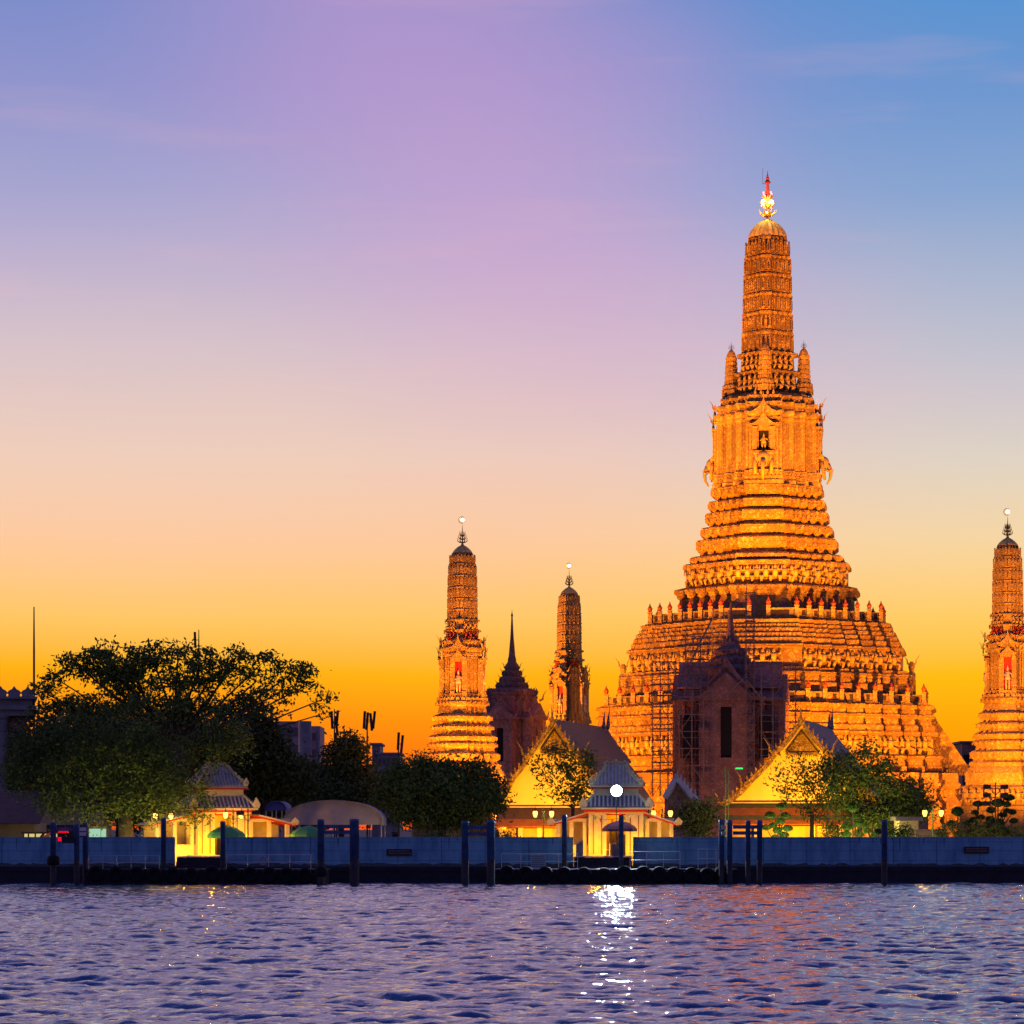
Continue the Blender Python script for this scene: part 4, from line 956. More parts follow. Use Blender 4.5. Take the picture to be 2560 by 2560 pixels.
    for q4 in range(4):
        an = math.pi / 4 + q4 * math.pi / 2
        h.tube([(math.cos(an) * r_ * 1.414, math.sin(an) * r_ * 1.414, zz_ + .08) for r_, zz_ in upr[1:]], .13, 6)
        cx, cy = math.cos(an) * 1.78 * 1.414, math.sin(an) * 1.78 * 1.414
        h.prism([(-.16, 0), (.16, 0), (.24, .3), (.05, .66), (-.12, .4)], (cx * .97, cy * .97 - .06, z(1964)), (1 if cx > 0 else -1, 0, 0), (0, 0, 1), (0, .12, 0))
        for k, (rr, zz) in enumerate(((1.50, 1956), (1.30, 1948), (1.1, 1939))): h.ball((math.cos(an) * rr * 1.414, math.sin(an) * rr * 1.414, z(zz) + .22), .17, 7, 5)
    h.build('hip_ridges', 'white', uo)
    h = MB(); h.box(-.72, .72, -.5, .5, z(1916), z(1911))
    for sd in (-1, 1): 
        h.tube([(sd * .70, 0, z(1912)), (sd * .82, 0, z(1907)), (sd * .62, 0, z(1903)), (sd * .48, 0, z(1907)), (sd * .58, 0, z(1910))], .10, 6)
        h.tube([(sd * .3, 0, z(1911)), (sd * .34, 0, z(1906)), (sd * .15, 0, z(1904))], .09, 6)
    h.lathe([(.22, z(1912)), (.25, z(1908)), (.1, z(1905)), (.16, z(1902)), (.08, z(1900)), (.12, z(1898.5)), (.02, z(1896))], 8)
    h.build('ridge_crest', 'white', uo)
    for sd, wl in ((-1, wingL), (1, wingR)):
        if not wl: continue
        x0, x1 = 1.98, 1.98 + wl; w = MB()
        def bx(a, b, *r_): return (min(sd * a, sd * b), max(sd * a, sd * b)) + r_
        w.box(*bx(x0, x1 - .35, -1.5, 1.7, 0, zf))
        nc = 3
        for k in range(nc): xx = x0 + .1 + (wl - .8) * k / (nc - 1); w.box(*bx(xx, xx + .28, -1.5, -1.2, zf, z(2048)))
        w.box(*bx(x0, x1 - .35, -1.48, -1.22, zf, z(2112))); w.box(*bx(x0, x1 - .35, -1.48, -1.22, z(2054), z(2046))); w.box(*bx(x0, x1 - .35, 1.4, 1.7, zf, z(2046)))
        wo = w.build('wing', 'white', t)
        r_ = MB(); r_.prism([(sd * x0, z(2029)), (sd * (x0 + wl * .5), z(2044)), (sd * x1, z(2059)), (sd * x1, z(2062)), (sd * x0, z(2033))], (0, -1.75, 0), (1, 0, 0), (0, 0, 1), (0, 3.7, 0)); r_.build('wing_roof', 'whiteroof', wo)
        r_ = MB(); r_.prism([(sd * x0, z(2033.5)), (sd * x1, z(2062.5)), (sd * x1, z(2066)), (sd * x0, z(2037))], (0, -1.7, 0), (1, 0, 0), (0, 0, 1), (0, 3.6, 0)); r_.build('wing_fascia', 'redpaint', wo)
        r_ = MB(); r_.prism([(-.2, 0), (.2, 0), (.3, .25), (0, .55), (-.3, .25)], (sd * x1 * .99, -1.75, z(2062)), (1, 0, 0), (0, 0, 1), (0, .1, 0)); r_.build('wing_finial', 'white', wo)
    o = Vector((X(px, Y), Y, GR))
    for dx, dy, dz, pw in ((-1.5, -3.4, 1.3, 300), (1.6, -3.4, 1.3, 300), (-3.4, -3.2, 1.0, 170), (3.6, -3.2, 1.0, 170), (0, 0, 3.2, 160)):
        v = Matrix.Rotation(rz, 4, 'Z') @ Vector((dx, dy, dz)); lamp('POINT', 'gate_light', o + v, YEL, pw * inner, radius=.15)
    return t
GATE = gate(1540, 219, math.radians(-2), 'white gate pavilion with the bright white lamp on its roof', 2.7, 2.5, 1.0)
gate(540, 224, math.radians(22), 'white gate pavilion half hidden by the hanging tree on the left', 3.4, 3.6, 1.2)

# ------------------------------------------------------------------ trees
DENS = 3.6
def rnd_ell(rs, n, bias=.45):
    v = rs.normal(size=(n, 3)); v /= np.linalg.norm(v, axis=1)[:, None]; return v * (rs.rand(n, 1) ** bias)
def leaf_quads(rs, centers, per, sig, size, flat=1., droop=0.):
    n = len(centers) * per; c = np.repeat(centers, per, 0) + rs.normal(size=(n, 3)) * np.array([sig, sig, sig * flat])
    if droop: c[:, 2] -= np.abs(rs.normal(size=n)) * droop
    a = rs.normal(size=(n, 3)); a /= np.linalg.norm(a, axis=1)[:, None]; b = rs.normal(size=(n, 3)); b = np.cross(a, b); b /= np.linalg.norm(b, axis=1)[:, None]
    L_ = size * (.6 + .8 * rs.rand(n, 1)); 
    return np.stack([c - a * L_, c - b * L_ * .42, c + a * L_, c + b * L_ * .42], 1).reshape(-1, 3)
def tree(name, label, px, Y, blobs, seed, fork=None, dens=2.2, per=26, sig=.38, size=.16, flat=.7, mt='leaf', tr=.35, group=None, cat='tree', droop=0., twig=.5, lean=0, bias=.45, depth=.8, gz=GR):
    rs = np.random.RandomState(seed); rr = random.Random(seed); s = Y / F
    base = Vector((X(px, Y), Y, gz)); t = thing(name, label, cat, base, 0, group)
    cs = []; tw = MB()
    fk = Vector((X(px + lean, Y) - base.x, 0, (Zp(fork, Y) - gz) if fork else 1.5))
    tw.tube([(0, 0, -.2), (fk.x * .3, .1, fk.z * .5), fk], [tr * 1.25, tr, tr * .8], 8)
    for bi, b_ in enumerate(blobs):
        bx, by, rx, ry = b_[:4]; dd = b_[4] if len(b_) > 4 else 1.
        c = Vector((X(bx, Y) - base.x, rr.uniform(-.5, .5) * rx * s, Zp(by, Y) - gz))
        n = max(4, int(DENS * dens * dd * rx * ry * s * s * 3.1)); e = rnd_ell(rs, n, bias) * np.array([rx * s, max(rx, ry) * s * depth, ry * s]) + np.array(c)
        cs.append(e)
        lo = c - Vector((0, 0, ry * s * .5)); mid = fk.lerp(lo, .5) + Vector((rr.uniform(-.4, .4), rr.uniform(-.4, .4), -.12 * (lo - fk).length * .5))
        r0 = tr * .20 * min(1, .4 + rx * s * .15)
        tw.tube([fk, mid, lo], [r0 * 1.5, r0, r0 * .6], 6)
        for p in e[:int(n * twig / 2.5)]:
            p = Vector(p); q = lo.lerp(p, .45) + Vector((rr.uniform(-.2, .2), rr.uniform(-.2, .2), rr.uniform(0, .25)))
            tw.tube([lo if rr.random() < .5 else mid.lerp(lo, rr.uniform(.5, 1)), q, p], [r0 * .35, r0 * .22, .012], 4, False)
    np_quads('crown', leaf_quads(rs, np.concatenate(cs), per, sig, size, flat, droop), mt, t)
    tw.build('trunk', 'bark', t, True); return t
tree('rain_tree', 'wide open-crowned old tree whose bare limbs show against the sunset', 440, 250,
     [(118, 1722, 30, 28), (150, 1690, 34, 26, 1.2), (195, 1650, 46, 26, 1.3), (262, 1626, 46, 24), (330, 1650, 60, 34, 1.4), (385, 1640, 50, 32, 1.4), (445, 1625, 42, 22), (500, 1650, 60, 34), (583, 1634, 34, 26),
      (560, 1680, 60, 30, .8), (650, 1648, 40, 26), (640, 1690, 50, 26, .7), (735, 1668, 55, 26), (770, 1700, 40, 26, .8), (700, 1720, 60, 22, .7), (806, 1740, 30, 16, .8), (800, 1780, 26, 14, .4), (250, 1690, 60, 34, .8),
      (160, 1750, 60, 26, .9), (330, 1710, 90, 36, 1.3), (450, 1700, 90, 40, 1.2), (420, 1770, 150, 40, 1.2), (600, 1760, 120, 50, .9), (240, 1770, 140, 36, 1.2), (90, 1775, 30, 14, .7), (250, 1670, 60, 34, 1.2), (520, 1690, 60, 34, .9), (300, 1680, 60, 30, 1)],
     3, 1850, 1.0, 22, .42, .20, .5, 'leaf', .8, lean=0, twig=.6, bias=.4)
tree('drooping_tree', 'broad dark tree with hanging leafy boughs lit yellow from below over the left gate', 318, 220.5,
     [(110, 1850, 80, 60), (80, 1920, 70, 70), (180, 1880, 100, 90), (160, 1970, 90, 50), (300, 1850, 120, 80), (280, 1940, 100, 70), (400, 1890, 100, 80), (330, 1995, 90, 36), (440, 1960, 70, 50, .8), (230, 2015, 50, 18), (420, 2018, 50, 20, .5), (508, 1950, 26, 50, .8), (515, 2005, 18, 26, .6), (470, 2030, 20, 18, .6), (560, 1840, 90, 60), (130, 2005, 50, 20), (370, 2030, 36, 14, .7)],
     4, 2010, 1.25, 38, .36, .13, 1.1, 'leaf', .55, droop=.5, lean=-10, twig=.12, depth=.4)
tree('dark_tree', 'dark mass of foliage behind the hanging boughs at the far left', 300, 262, [(110, 1850, 90, 50), (220, 1830, 120, 50), (360, 1830, 120, 50), (500, 1840, 120, 60), (100, 1930, 100, 60), (250, 1930, 140, 70), (420, 1930, 120, 70), (560, 1940, 90, 70), (200, 2010, 120, 40), (400, 2020, 160, 40)],
     44, 2030, 1.1, 30, .6, .27, 1, 'leafdark', .4, 'dark trees behind the riverbank', twig=.06)
tree('dark_tree', 'dense black-green tree behind the left gate roof', 660, 262, [(630, 1850, 80, 80), (680, 1890, 50, 50), (620, 1930, 80, 70), (690, 1955, 70, 50), (600, 1990, 70, 40), (740, 1950, 50, 40), (560, 1950, 60, 60)],
     5, 2000, 1.7, 34, .5, .24, 1, 'leafdark', .4, 'dark trees behind the riverbank', twig=.1)
tree('dark_tree', 'dark tree below the first phone mast, tops lit by the sky', 850, 300, [(835, 1888, 30, 26), (862, 1866, 38, 28), (895, 1880, 26, 26), (870, 1930, 60, 44), (800, 1955, 60, 46), (905, 1965, 50, 40), (860, 1990, 90, 50), (780, 1990, 60, 40)],
     6, 2000, 1.6, 32, .5, .24, 1, 'leafdark', .4, 'dark trees behind the riverbank', twig=.1)
tree('dark_tree', 'low dark trees behind the pale canopy', 760, 320, [(740, 1950, 70, 50), (830, 1970, 60, 50), (930, 1980, 60, 50), (650, 2000, 90, 40), (800, 2020, 120, 40)],
     7, 2030, 1.3, 30, .6, .28, 1, 'leafdark', .4, 'dark trees behind the riverbank', twig=.1)
tree('round_tree', 'dense round dark tree in front of the left floodlit tower', 1105, 240, [(1000, 1935, 42, 28), (1060, 1925, 50, 28), (1130, 1928, 60, 26), (1190, 1932, 46, 28), (1225, 1975, 40, 36), (985, 1985, 46, 44), (1080, 1980, 100, 60), (1170, 2000, 80, 50), (1040, 2035, 70, 34), (1130, 2050, 70, 24), (1245, 2010, 26, 20)],
     8, 2050, 2.6, 38, .38, .16, 1, 'leaf', .35, twig=.15)
tree('gable_tree', 'small leafy tree silhouetted on the left yellow gable', 1432, 236, [(1385, 1880, 40, 22, .9), (1350, 1915, 28, 30, .7), (1390, 1925, 40, 30, .8), (1430, 1900, 38, 34, 1.2), (1455, 1945, 40, 40, 1.4), (1360, 1965, 24, 28, .5), (1395, 1975, 30, 24, .6), (1440, 1985, 44, 34, 1.3), (1470, 1905, 26, 30)],
     9, 2020, 1.7, 16, .30, .15, 1, 'leaf', .16, 'leafy trees in front of the temple halls', twig=.6)
tree('gable_tree', 'leafy tree silhouetted on the right yellow gable', 2030, 238, [(1985, 1895, 30, 20, .7), (1960, 1935, 26, 22, .6), (2010, 1925, 36, 26, .7), (2050, 1910, 40, 30, .8), (1950, 1975, 24, 24, .6), (1990, 1975, 34, 30, .8), (2050, 1970, 46, 40, 1.2), (2080, 1930, 40, 44, 1.2), (2070, 2020, 46, 34, 1.1), (2020, 2020, 30, 24, .7)],
     10, 2035, 1.7, 16, .30, .15, 1, 'leaf', .18, 'leafy trees in front of the temple halls', twig=.6)
tree('spreading_tree', 'taller spreading tree right of the grey roofed hall', 2150, 234, [(2120, 1915, 40, 34, .8), (2160, 1890, 30, 30, .6), (2110, 1965, 46, 40), (2170, 1945, 50, 40, .9), (2140, 2010, 60, 40), (2200, 1925, 34, 26, .6), (2240, 1970, 56, 34, 1), (2290, 1985, 46, 26, 1), (2250, 2020, 70, 40, 1.4), (2180, 2050, 70, 28), (2215, 1905, 20, 18, .5), (2310, 2010, 30, 22, 1)],
     11, 2000, 2.2, 30, .36, .15, .9, 'leaf', .2, twig=.5)
tree('round_bush', 'dark rounded bush left of the mooring frame with white labels', 1745, 232, [(1720, 2035, 40, 44), (1765, 2030, 44, 40), (1742, 2060, 60, 40)], 12, 2075, 2.2, 30, .3, .13, 1, 'leafdark', .15, cat='bush', group='dark bushes behind the flood wall', twig=.1)
tree('round_bush', 'dark round shrub beside the right hall columns', 2082, 226, [(2082, 2080, 38, 32)], 13, 2090, 3.2, 34, .25, .10, 1, 'leaf', .1, cat='bush', group='dark bushes behind the flood wall', twig=.1)
tree('round_bush', 'yellow lit shrub peeping over the wall between mooring frames', 1080, 219, [(1086, 2096, 26, 12), (1150, 2098, 14, 8)], 14, 2098, 5, 34, .2, .09, 1, 'topiary', .08, cat='bush', group='dark bushes behind the flood wall', twig=.1)
tree('round_bush', 'green shrub over the wall right of the mooring frame beside the round tree', 1268, 220, [(1265, 2095, 30, 16)], 15, 2098, 5, 34, .2, .09, 1, 'topiary', .08, cat='bush', group='dark bushes behind the flood wall', twig=.1)
tree('round_bush', 'shrub below the twin lantern at the iron gate', 2250, 224, [(2232, 2085, 26, 18), (2262, 2080, 22, 18)], 16, 2098, 4, 30, .2, .10, 1, 'topiary', .08, cat='bush', group='dark bushes behind the flood wall', twig=.1)
tree('round_bush', 'black hedge mass at the foot of the right corner tower', 2420, 224, [(2380, 2078, 36, 24), (2430, 2080, 40, 24), (2480, 2078, 40, 26), (2540, 2084, 36, 20), (2350, 2088, 20, 14)], 17, 2098, 3, 30, .22, .10, 1, 'leafdark', .08, cat='bush', group='dark bushes behind the flood wall', twig=.1)
# cloud pruned trees: trunk with clipped foliage pads
def topiary(label, px, Y, pads, seed):
    rs = np.random.RandomState(seed); s = Y / F; base = Vector((X(px, Y), Y, GR)); t = thing('topiary_tree', label, 'topiary', base, 0, 'cloud pruned garden trees')
    tw = MB(); top = min(p[1] for p in pads)
    tw.tube([(0, 0, 0), (.08, 0, .9), (-.05, 0, 1.6), (X(pads[0][0], Y) - base.x, 0, Zp(pads[0][1], Y) - GR)], [.09, .08, .07, .04], 6)
    for px_, py, rx, ry in pads:
        c = Vector((X(px_, Y) - base.x, rs.uniform(-.4, .4), Zp(py, Y) - GR)); tw.tube([(0, 0, max(.3, c.z - 1.3)), (c.x * .7, c.y * .7, c.z - .5), c], [.05, .04, .03], 5)
        n = 900; v = rs.normal(size=(n, 3)); v /= np.linalg.norm(v, axis=1)[:, None]; v[:, 2] = np.where(v[:, 2] < 0, v[:, 2] * .55, v[:, 2])
        q = leaf_quads(rs, v * np.array([rx * s, rx * s * .95, ry * s]) * (.9 + .1 * rs.rand(n, 1)) + np.array(c), 1, .01, .075)
        b = MB().ball(c, (rx * s * .9, rx * s * .86, ry * s * .85), 12, 8)
        o = np_quads('foliage_pad', q, 'topiary', t); cr = b.build('pad_core', 'topiary', o, True)
    tw.build('trunk', 'bark', t, True)
topiary('cloud pruned tree with six green pads in front of the right hall', 1946, 222, [(1953, 2016, 13, 9), (1925, 2039, 13, 9), (1963, 2040, 11, 8), (1950, 2054, 11, 8), (1932, 2065, 10, 7), (1915, 2070, 10, 8), (1968, 2072, 13, 9), (1943, 2077, 11, 8), (1960, 2088, 13, 8), (1938, 2094, 9, 6)], 21)
topiary('cloud pruned tree with round green balls left of the dark spreading tree', 2135, 222, [(2131, 2020, 15, 13), (2142, 2042, 11, 9), (2118, 2068, 14, 12), (2146, 2060, 11, 10), (2116, 2087, 12, 9), (2148, 2086, 12, 9), (2160, 2063, 8, 8)], 22)
topiary('tall cloud pruned tree with many black pads at the right corner tower', 2496, 226, [(2495, 2008, 17, 12), (2478, 2026, 12, 9), (2523, 1995, 14, 9), (2516, 2012, 9, 8), (2518, 2028, 9, 7), (2533, 2031, 9, 7), (2508, 2038, 9, 6), (2475, 2048, 11, 7), (2534, 2053, 10, 7), (2466, 2062, 8, 6), (2490, 2060, 20, 14), (2470, 2077, 12, 8), (2502, 2080, 22, 14)], 23)
topiary('cloud pruned tree with sparse dark pads left of the floodlight mast', 2440, 226, [(2447, 2010, 13, 8), (2438, 2032, 9, 6), (2453, 2044, 8, 6), (2430, 2050, 8, 6), (2420, 2058, 10, 7)], 24)
topiary('single large dark dome of clipped foliage beside the iron gate', 2395, 226, [(2395, 2030, 15, 13), (2380, 2060, 12, 9)], 25)
topiary('small green pads of clipped tree in front of the kiosk', 2190, 222, [(2168, 2078, 9, 6), (2186, 2087, 8, 8), (2198, 2080, 9, 7)], 26)

for px, Y, zz, pw in ((1946, 219.0, 1.5, 1100), (2136, 219.0, 1.5, 900), (250, 217.2, .8, 160), (345, 217.0, .8, 420), (2090, 228, .8, 900), (2190, 228, .8, 600), (1000, 228, .8, 100), (2490, 221, .7, 120), (430, 217, .8, 300)):
    lamp('POINT', 'garden_light', (X(px, Y), Y, GR + zz), (1, .78, .20), pw, radius=.2)
# ------------------------------------------------------------------ riverside wall, piles, pontoons
def flood_wall(px0, px1, label):
    Y = 215.2; x0, x1 = X(px0, Y), X(px1, Y); zt = Zp(2095, Y)
    t = thing('flood_wall', label, 'wall', ((x0 + x1) / 2, Y, GR), 0, 'blue flood wall along the river'); w = (x1 - x0) / 2; H = zt - GR
    m = MB(); m.box(-w, w, 0, .28, -.05, H); m.build('panel', 'bluewall', t)
    m = MB(); m.box(-w - .02, w + .02, -.03, .31, H, H + .07)
    m.build('coping', 'bluewall', t)
    m = MB(); k = max(1, int(2 * w / 3.0))
    for i in range(k + 1): xx = -w + .05 + (2 * w - .1) * i / k; m.box(xx - .02, xx + .02, -.012, 0, 0, H - .01)
    for zz in (H * .86, H * .55, H * .2): m.box(-w, w, -.005, 0, zz - .012, zz + .012)
    m.build('panel_joints', 'pile', t)
    rw = random.Random(px0); m = MB(); x = -w + .4
    while x < w - .4:
        h = rw.uniform(.15, 1.1) * (1 if rw.random() < .5 else .4); ww = rw.uniform(.015, .06)
        m.prism([(-ww, 0), (ww, 0), (ww * .3, -h), (-ww * .4, -h * .9)], (x, -.004, H - .02), (1, 0, 0), (0, 0, 1), (0, .002, 0)); x += rw.uniform(.2, 1.9)
    m.build('rain_streaks', 'streak', t)
    m = MB(); x = -w; top = [(-w, 0)]
    while x < w: top.append((x, .10 + rw.random() * .16)); x += rw.uniform(.15, .7)
    top += [(w, .15), (w, 0)]; m.prism(list(reversed(top)), (0, -.008, 0), (1, 0, 0), (0, 0, 1), (0, .005, 0)); m.build('tide_stain', 'tide', t); return t
flood_wall(-320, 437, 'leftmost stretch of the blue flood wall, under the dark tree')
flood_wall(556, 1433, 'long middle stretch of the blue flood wall between the two gates')
flood_wall(1583, 3100, 'right hand stretch of the blue flood wall up to the picture edge')
for px, py, lab in ((998, 2131, 'dark plaque with worn gilt writing on the blue wall between mooring frames'), (2441, 2125, 'dark plaque on the blue wall under the black hedge')):
    Y = 215.1; t = thing('wall_plaque', lab, 'plaque', P(px, py + 8, Y), 0, 'dark plaques on the blue wall')
    m = MB(); m.box(-.88, .88, -.05, .08, 0, .46); m.build('board', 'greyplaque', t)
    m = MB(); R2 = random.Random(px)
    for row in range(2):
        x = -.72
        while x < .7: w = R2.uniform(.03, .09); m.box(x, x + w, -.056, -.05, .12 + row * .16, .20 + row * .16); x += w + .035
    m.build('lettering', 'goldink', t)
def steps(px0, px1, label):
    t = thing('river_steps', label, 'steps', (X((px0 + px1) / 2, 213), 213.8, 0), 0, 'steps down to the river at the gates'); w = (px1 - px0) / 2 * .0279
    m = MB()
    for i in range(5): m.box(-w, w, -.35 * (i + 1), -.35 * i + (4 if i == 0 else 0), -.4, 1.76 - i * .28)
    m.build('treads', 'quay', t); m = MB(); m.box(-w, w, -.03 - .35, .0 - .35, 1.78, 1.84); m.build('nosing', 'lightbar', t)
steps(440, 553, 'dark steps below the left gate pavilion'); steps(1437, 1580, 'dark steps below the right gate pavilion')
def rail_mb(w, h, n):
    m = MB()
    for zz in (h, h * .5): m.tube([(-w, 0, zz), (w, 0, zz)], .022, 5)
    for i in range(n + 1): m.tube([(-w + 2 * w * i / n, 0, 0), (-w + 2 * w * i / n, 0, h)], .022, 5)
    return m
def rail(px0, px1, ptop, pbot, Y, label, n):
    s = Y / F; w = (px1 - px0) / 2 * s; o = rail_mb(w, (pbot - ptop) * s, n).build('handrail', 'chrome', None, loc=P((px0 + px1) / 2, pbot, Y)); tag(o, label, 'railing', 'galvanised railings on the pontoons'); return o
def pontoon(px0, px1, label, gang):
    Y = 206.5; t = thing('pontoon', label, 'pontoon', (X((px0 + px1) / 2, Y), Y, 0), 0, 'landing pontoons on the river'); w = (px1 - px0) / 2 * Y / F; zt = Zp(2173, Y)
    m = MB(); m.box(-w, w, 0, 5.2, -.6, zt - .12); m.build('hull', 'pontoon', t)
    m = MB(); m.box(-w - .1, w + .1, -.12, 5.3, zt - .12, zt); m.build('deck', 'pontoon', t)
    return t
pontoon(214, 812, 'left black landing pontoon hung with tyres', 0); pontoon(1222, 1842, 'right black landing pontoon below the lamp-lit gate', 0)
m = MB()
for a, b in ((1243, 1375), (1395, 1448), (1466, 1495), (1515, 1538), (1560, 1580), (1606, 1626), (1655, 1668), (1695, 1725)): m.box(X(a, 206.3), X(b, 206.3), 206.30, 206.37, Zp(2172.5, 206.3), Zp(2170.5, 206.3))
tag(m.build('deck_edge_strip', 'lightbar'), 'pale metal strips edging the right pontoon deck', 'edge strip')
def tyre():
    m = MB(); n = 18; k = 8; R0, r = .40, .15; vs = []; fs = []
    for i in range(n):
        a = 2 * math.pi * i / n
        for j in range(k):
            b = 2 * math.pi * j / k; vs.append(((R0 + r * math.cos(b)) * math.cos(a), r * .9 * math.sin(b), (R0 + r * math.cos(b)) * math.sin(a)))
    for i in range(n):
        for j in range(k): fs.append((i * k + j, ((i + 1) % n) * k + j, ((i + 1) % n) * k + (j + 1) % k, i * k + (j + 1) % k))
    m.add(vs, fs); return m.build('tyre_fender', 'rubber', None, True)
T0 = tyre(); first = True
for a, lab, posn in ((0, 'black tyre fender in the row along the left pontoon', [239, 290, 341, 386, 432, 478, 530, 581, 625, 673, 717, 762]), (1, 'black tyre fender in the row along the right pontoon', [1268, 1315, 1363, 1410, 1460, 1510, 1560, 1608, 1648, 1686, 1728, 1768, 1806])):
    for k, px in enumerate(posn):
        o = T0 if first else T0.copy()
        if not first: COL.objects.link(o)
        first = False; Y = 206.2; o.location = P(px, 2184 + (k * 7 % 6), Y); o.rotation_euler = (0, .4 * k, R.uniform(-.1, .1)); tag(o, lab, 'tyre', 'tyre fenders along the ' + ('left' if a == 0 else 'right') + ' pontoon')
rail(222, 398, 2139, 2173, 208.6, 'low railing on the left pontoon before the wall, left part', 5)
rail(566, 777, 2137, 2173, 208.6, 'low railing on the left pontoon between gate and mooring frame', 4)
rail(1254, 1444, 2135, 2172, 208.6, 'long thin railing left of the right gate steps', 4)
rail(1575, 1700, 2129, 2171, 208.6, 'railing right of the lamp-lit gate steps', 3)
rail(1745, 1790, 2123, 2171, 208.6, 'short railing beside the pile with white labels', 2)
t = thing('notice_board', 'pale green notice board standing on the right pontoon', 'notice board', P(1346, 2172, 207.6)); s_ = 207.6 / F
m = MB(); m.box(-.52, .52, -.03, .03, .05, 1.0); m.build('board', 'signboard', t); m = MB(); R2 = random.Random(5)
for row in range(6):
    x = -.42
    while x < .40: w = R2.uniform(.03, .10); m.box(x, x + w, -.036, -.03, .12 + row * .14, .19 + row * .14); x += w + .03
m.build('lettering', 'ink', t); m = MB(); m.tube([(-.5, 0, 0), (-.5, 0, 1.1)], .02, 5); m.tube([(.5, 0, 0), (.5, 0, 1.1)], .02, 5); m.build('post', 'chrome', t)
# life ring and equipment box on the blue wall
m = MB(); a_ = 16
m.tube([(math.cos(2 * math.pi * i / a_) * .27, 0, math.sin(2 * math.pi * i / a_) * .27) for i in range(a_ + 1)], .07, 8); tag(m.build('life_ring', 'tent', None, True, loc=P(657, 2152, 208.7)), 'greyish life ring hanging by the left pontoon railing', 'life ring')
# piles
PROTO = {}
def pile_at(parent, px, w, top, base, Y, tip=True, name='pile', cut=2150):
    s = Y / F; r = w * s / 2; z0 = -1.5; o = parent.location; x = X(px, Y) - o.x
    m = MB(); zc = Zp(min(cut, base), Y); zt = Zp(top, Y)
    m.lathe([(r, zc), (r, zt - .22), (r * 1.06, zt - .2), (r * 1.06, zt - .06), (r * .8, zt)], 14, (x, Y - o.y, -o.z)); a = m.build(name, 'pile', parent, True)
    for f in a.data.polygons: f.use_smooth = abs(f.normal.z) < .3
    m = MB(); m.lathe([(r * 1.02, z0), (r * 1.02, zc + .004)], 14, (x, Y - o.y, -o.z)); m.build('wet_foot', 'wetpile', a, False)
def piles(name, label, lst, beams, Y):
    px = lst[0][0]; t = thing(name, label, 'mooring pile' if len(lst) == 1 else 'mooring frame', (X(px, Y), Y, 0), 0, 'mooring piles in the river')
    for (p, w, top, base) in lst: pile_at(t, p, w, top, base, Y)
    for (a, b, y0, y1) in beams:
        m = MB(); m.box(X(a, Y) - t.location.x, X(b, Y) - t.location.x, -.12, .12, Zp(y1, Y), Zp(y0, Y)); m.build('crossbeam', 'pile', t)
    return t
piles('mooring_gantry', 'mooring frame of two piles with red tube lights at the far left', [(133, 15, 2055, 2213), (192, 14, 2060, 2200)], [(140, 186, 2068, 2077)], 204.8)
piles('mooring_pile', 'single dark pile with a pale label right of the red tube lights', [(213, 13, 2056, 2190)], [], 207.6)
piles('mooring_pile', 'slim blue pile at the left edge of the left gate opening', [(409, 13, 2045, 2180)], [], 208.2)
piles('mooring_pile', 'slim blue pile in front of the green umbrella', [(557, 13, 2053, 2180)], [], 208.2)
piles('mooring_gantry', 'mooring frame with two thick round-topped piles below the pale canopy', [(802, 18, 2048, 2215), (886, 24, 2047, 2212)], [(808, 878, 2062, 2071), (808, 878, 2077, 2085)], 204.6)
piles('mooring_gantry', 'mooring frame with two piles under the round dark tree', [(1163, 19, 2052, 2208), (1227, 21, 2051, 2210)], [(1170, 1220, 2064, 2073), (1170, 1220, 2081, 2089)], 204.8)
piles('mooring_pile', 'dark pile left of the lamp-lit gate', [(1411, 13, 2037, 2175)], [], 208.2)
piles('mooring_pile', 'teal lit pile in the middle of the lamp-lit gate', [(1553, 12, 2037, 2172)], [], 208.4)
piles('mooring_gantry', 'mooring frame of two dark piles with white labels', [(1804, 14, 2049, 2172), (1824, 14, 2050, 2170)], [], 205.6)
piles('mooring_gantry', 'mooring frame of two piles joined by two beams right of the white labels', [(1870, 13, 2051, 2203), (1899, 14, 2050, 2203)], [(1832, 1893, 2063, 2072), (1832, 1893, 2078, 2087)], 205.8)
piles('mooring_pile', 'lone tall pile with a dark foot in the right half of the picture', [(2211, 15, 2050, 2203)], [], 206.2)
for (px, py, Y) in ((213, 2073, 207.2), (213, 2085, 207.2)): 
    m = MB(); m.box(-.22, .22, -.03, .03, -.12, .12); tag(m.build('pile_label', 'plastic', None, loc=P(px - 6, py, Y)), 'pale label plates on the pile beside the red tube lights', 'label plate', 'label plates on the left pile')
for (px, py, Y) in ((1809, 2069, 205.2), (1809, 2083, 205.2)):
    m = MB(); m.box(-.15, .15, -.03, .03, -.13, .13); tag(m.build('pile_label', 'white', None, loc=P(px, py, Y)), 'small white label plates on the paired dark piles', 'label plate', 'white label plates on the paired piles')
m = MB(); m.box(X(146, 204.4), X(171, 204.4), 204.4, 204.46, Zp(2082, 204.4), Zp(2078, 204.4)); m.box(X(145, 204.4), X(153, 204.4), 204.4, 204.46, Zp(2103, 204.4), Zp(2093, 204.4)); tag(m.build('red_tube_light', 'redled'), 'glowing red tube lights on the leftmost mooring frame', 'light')
m = MB(); m.box(X(155, 204.5), X(186, 204.5), 204.45, 204.52, Zp(2108, 204.5), Zp(2091, 204.5)); tag(m.build('dark_sign', 'black'), 'small black sign board between the leftmost piles', 'sign')
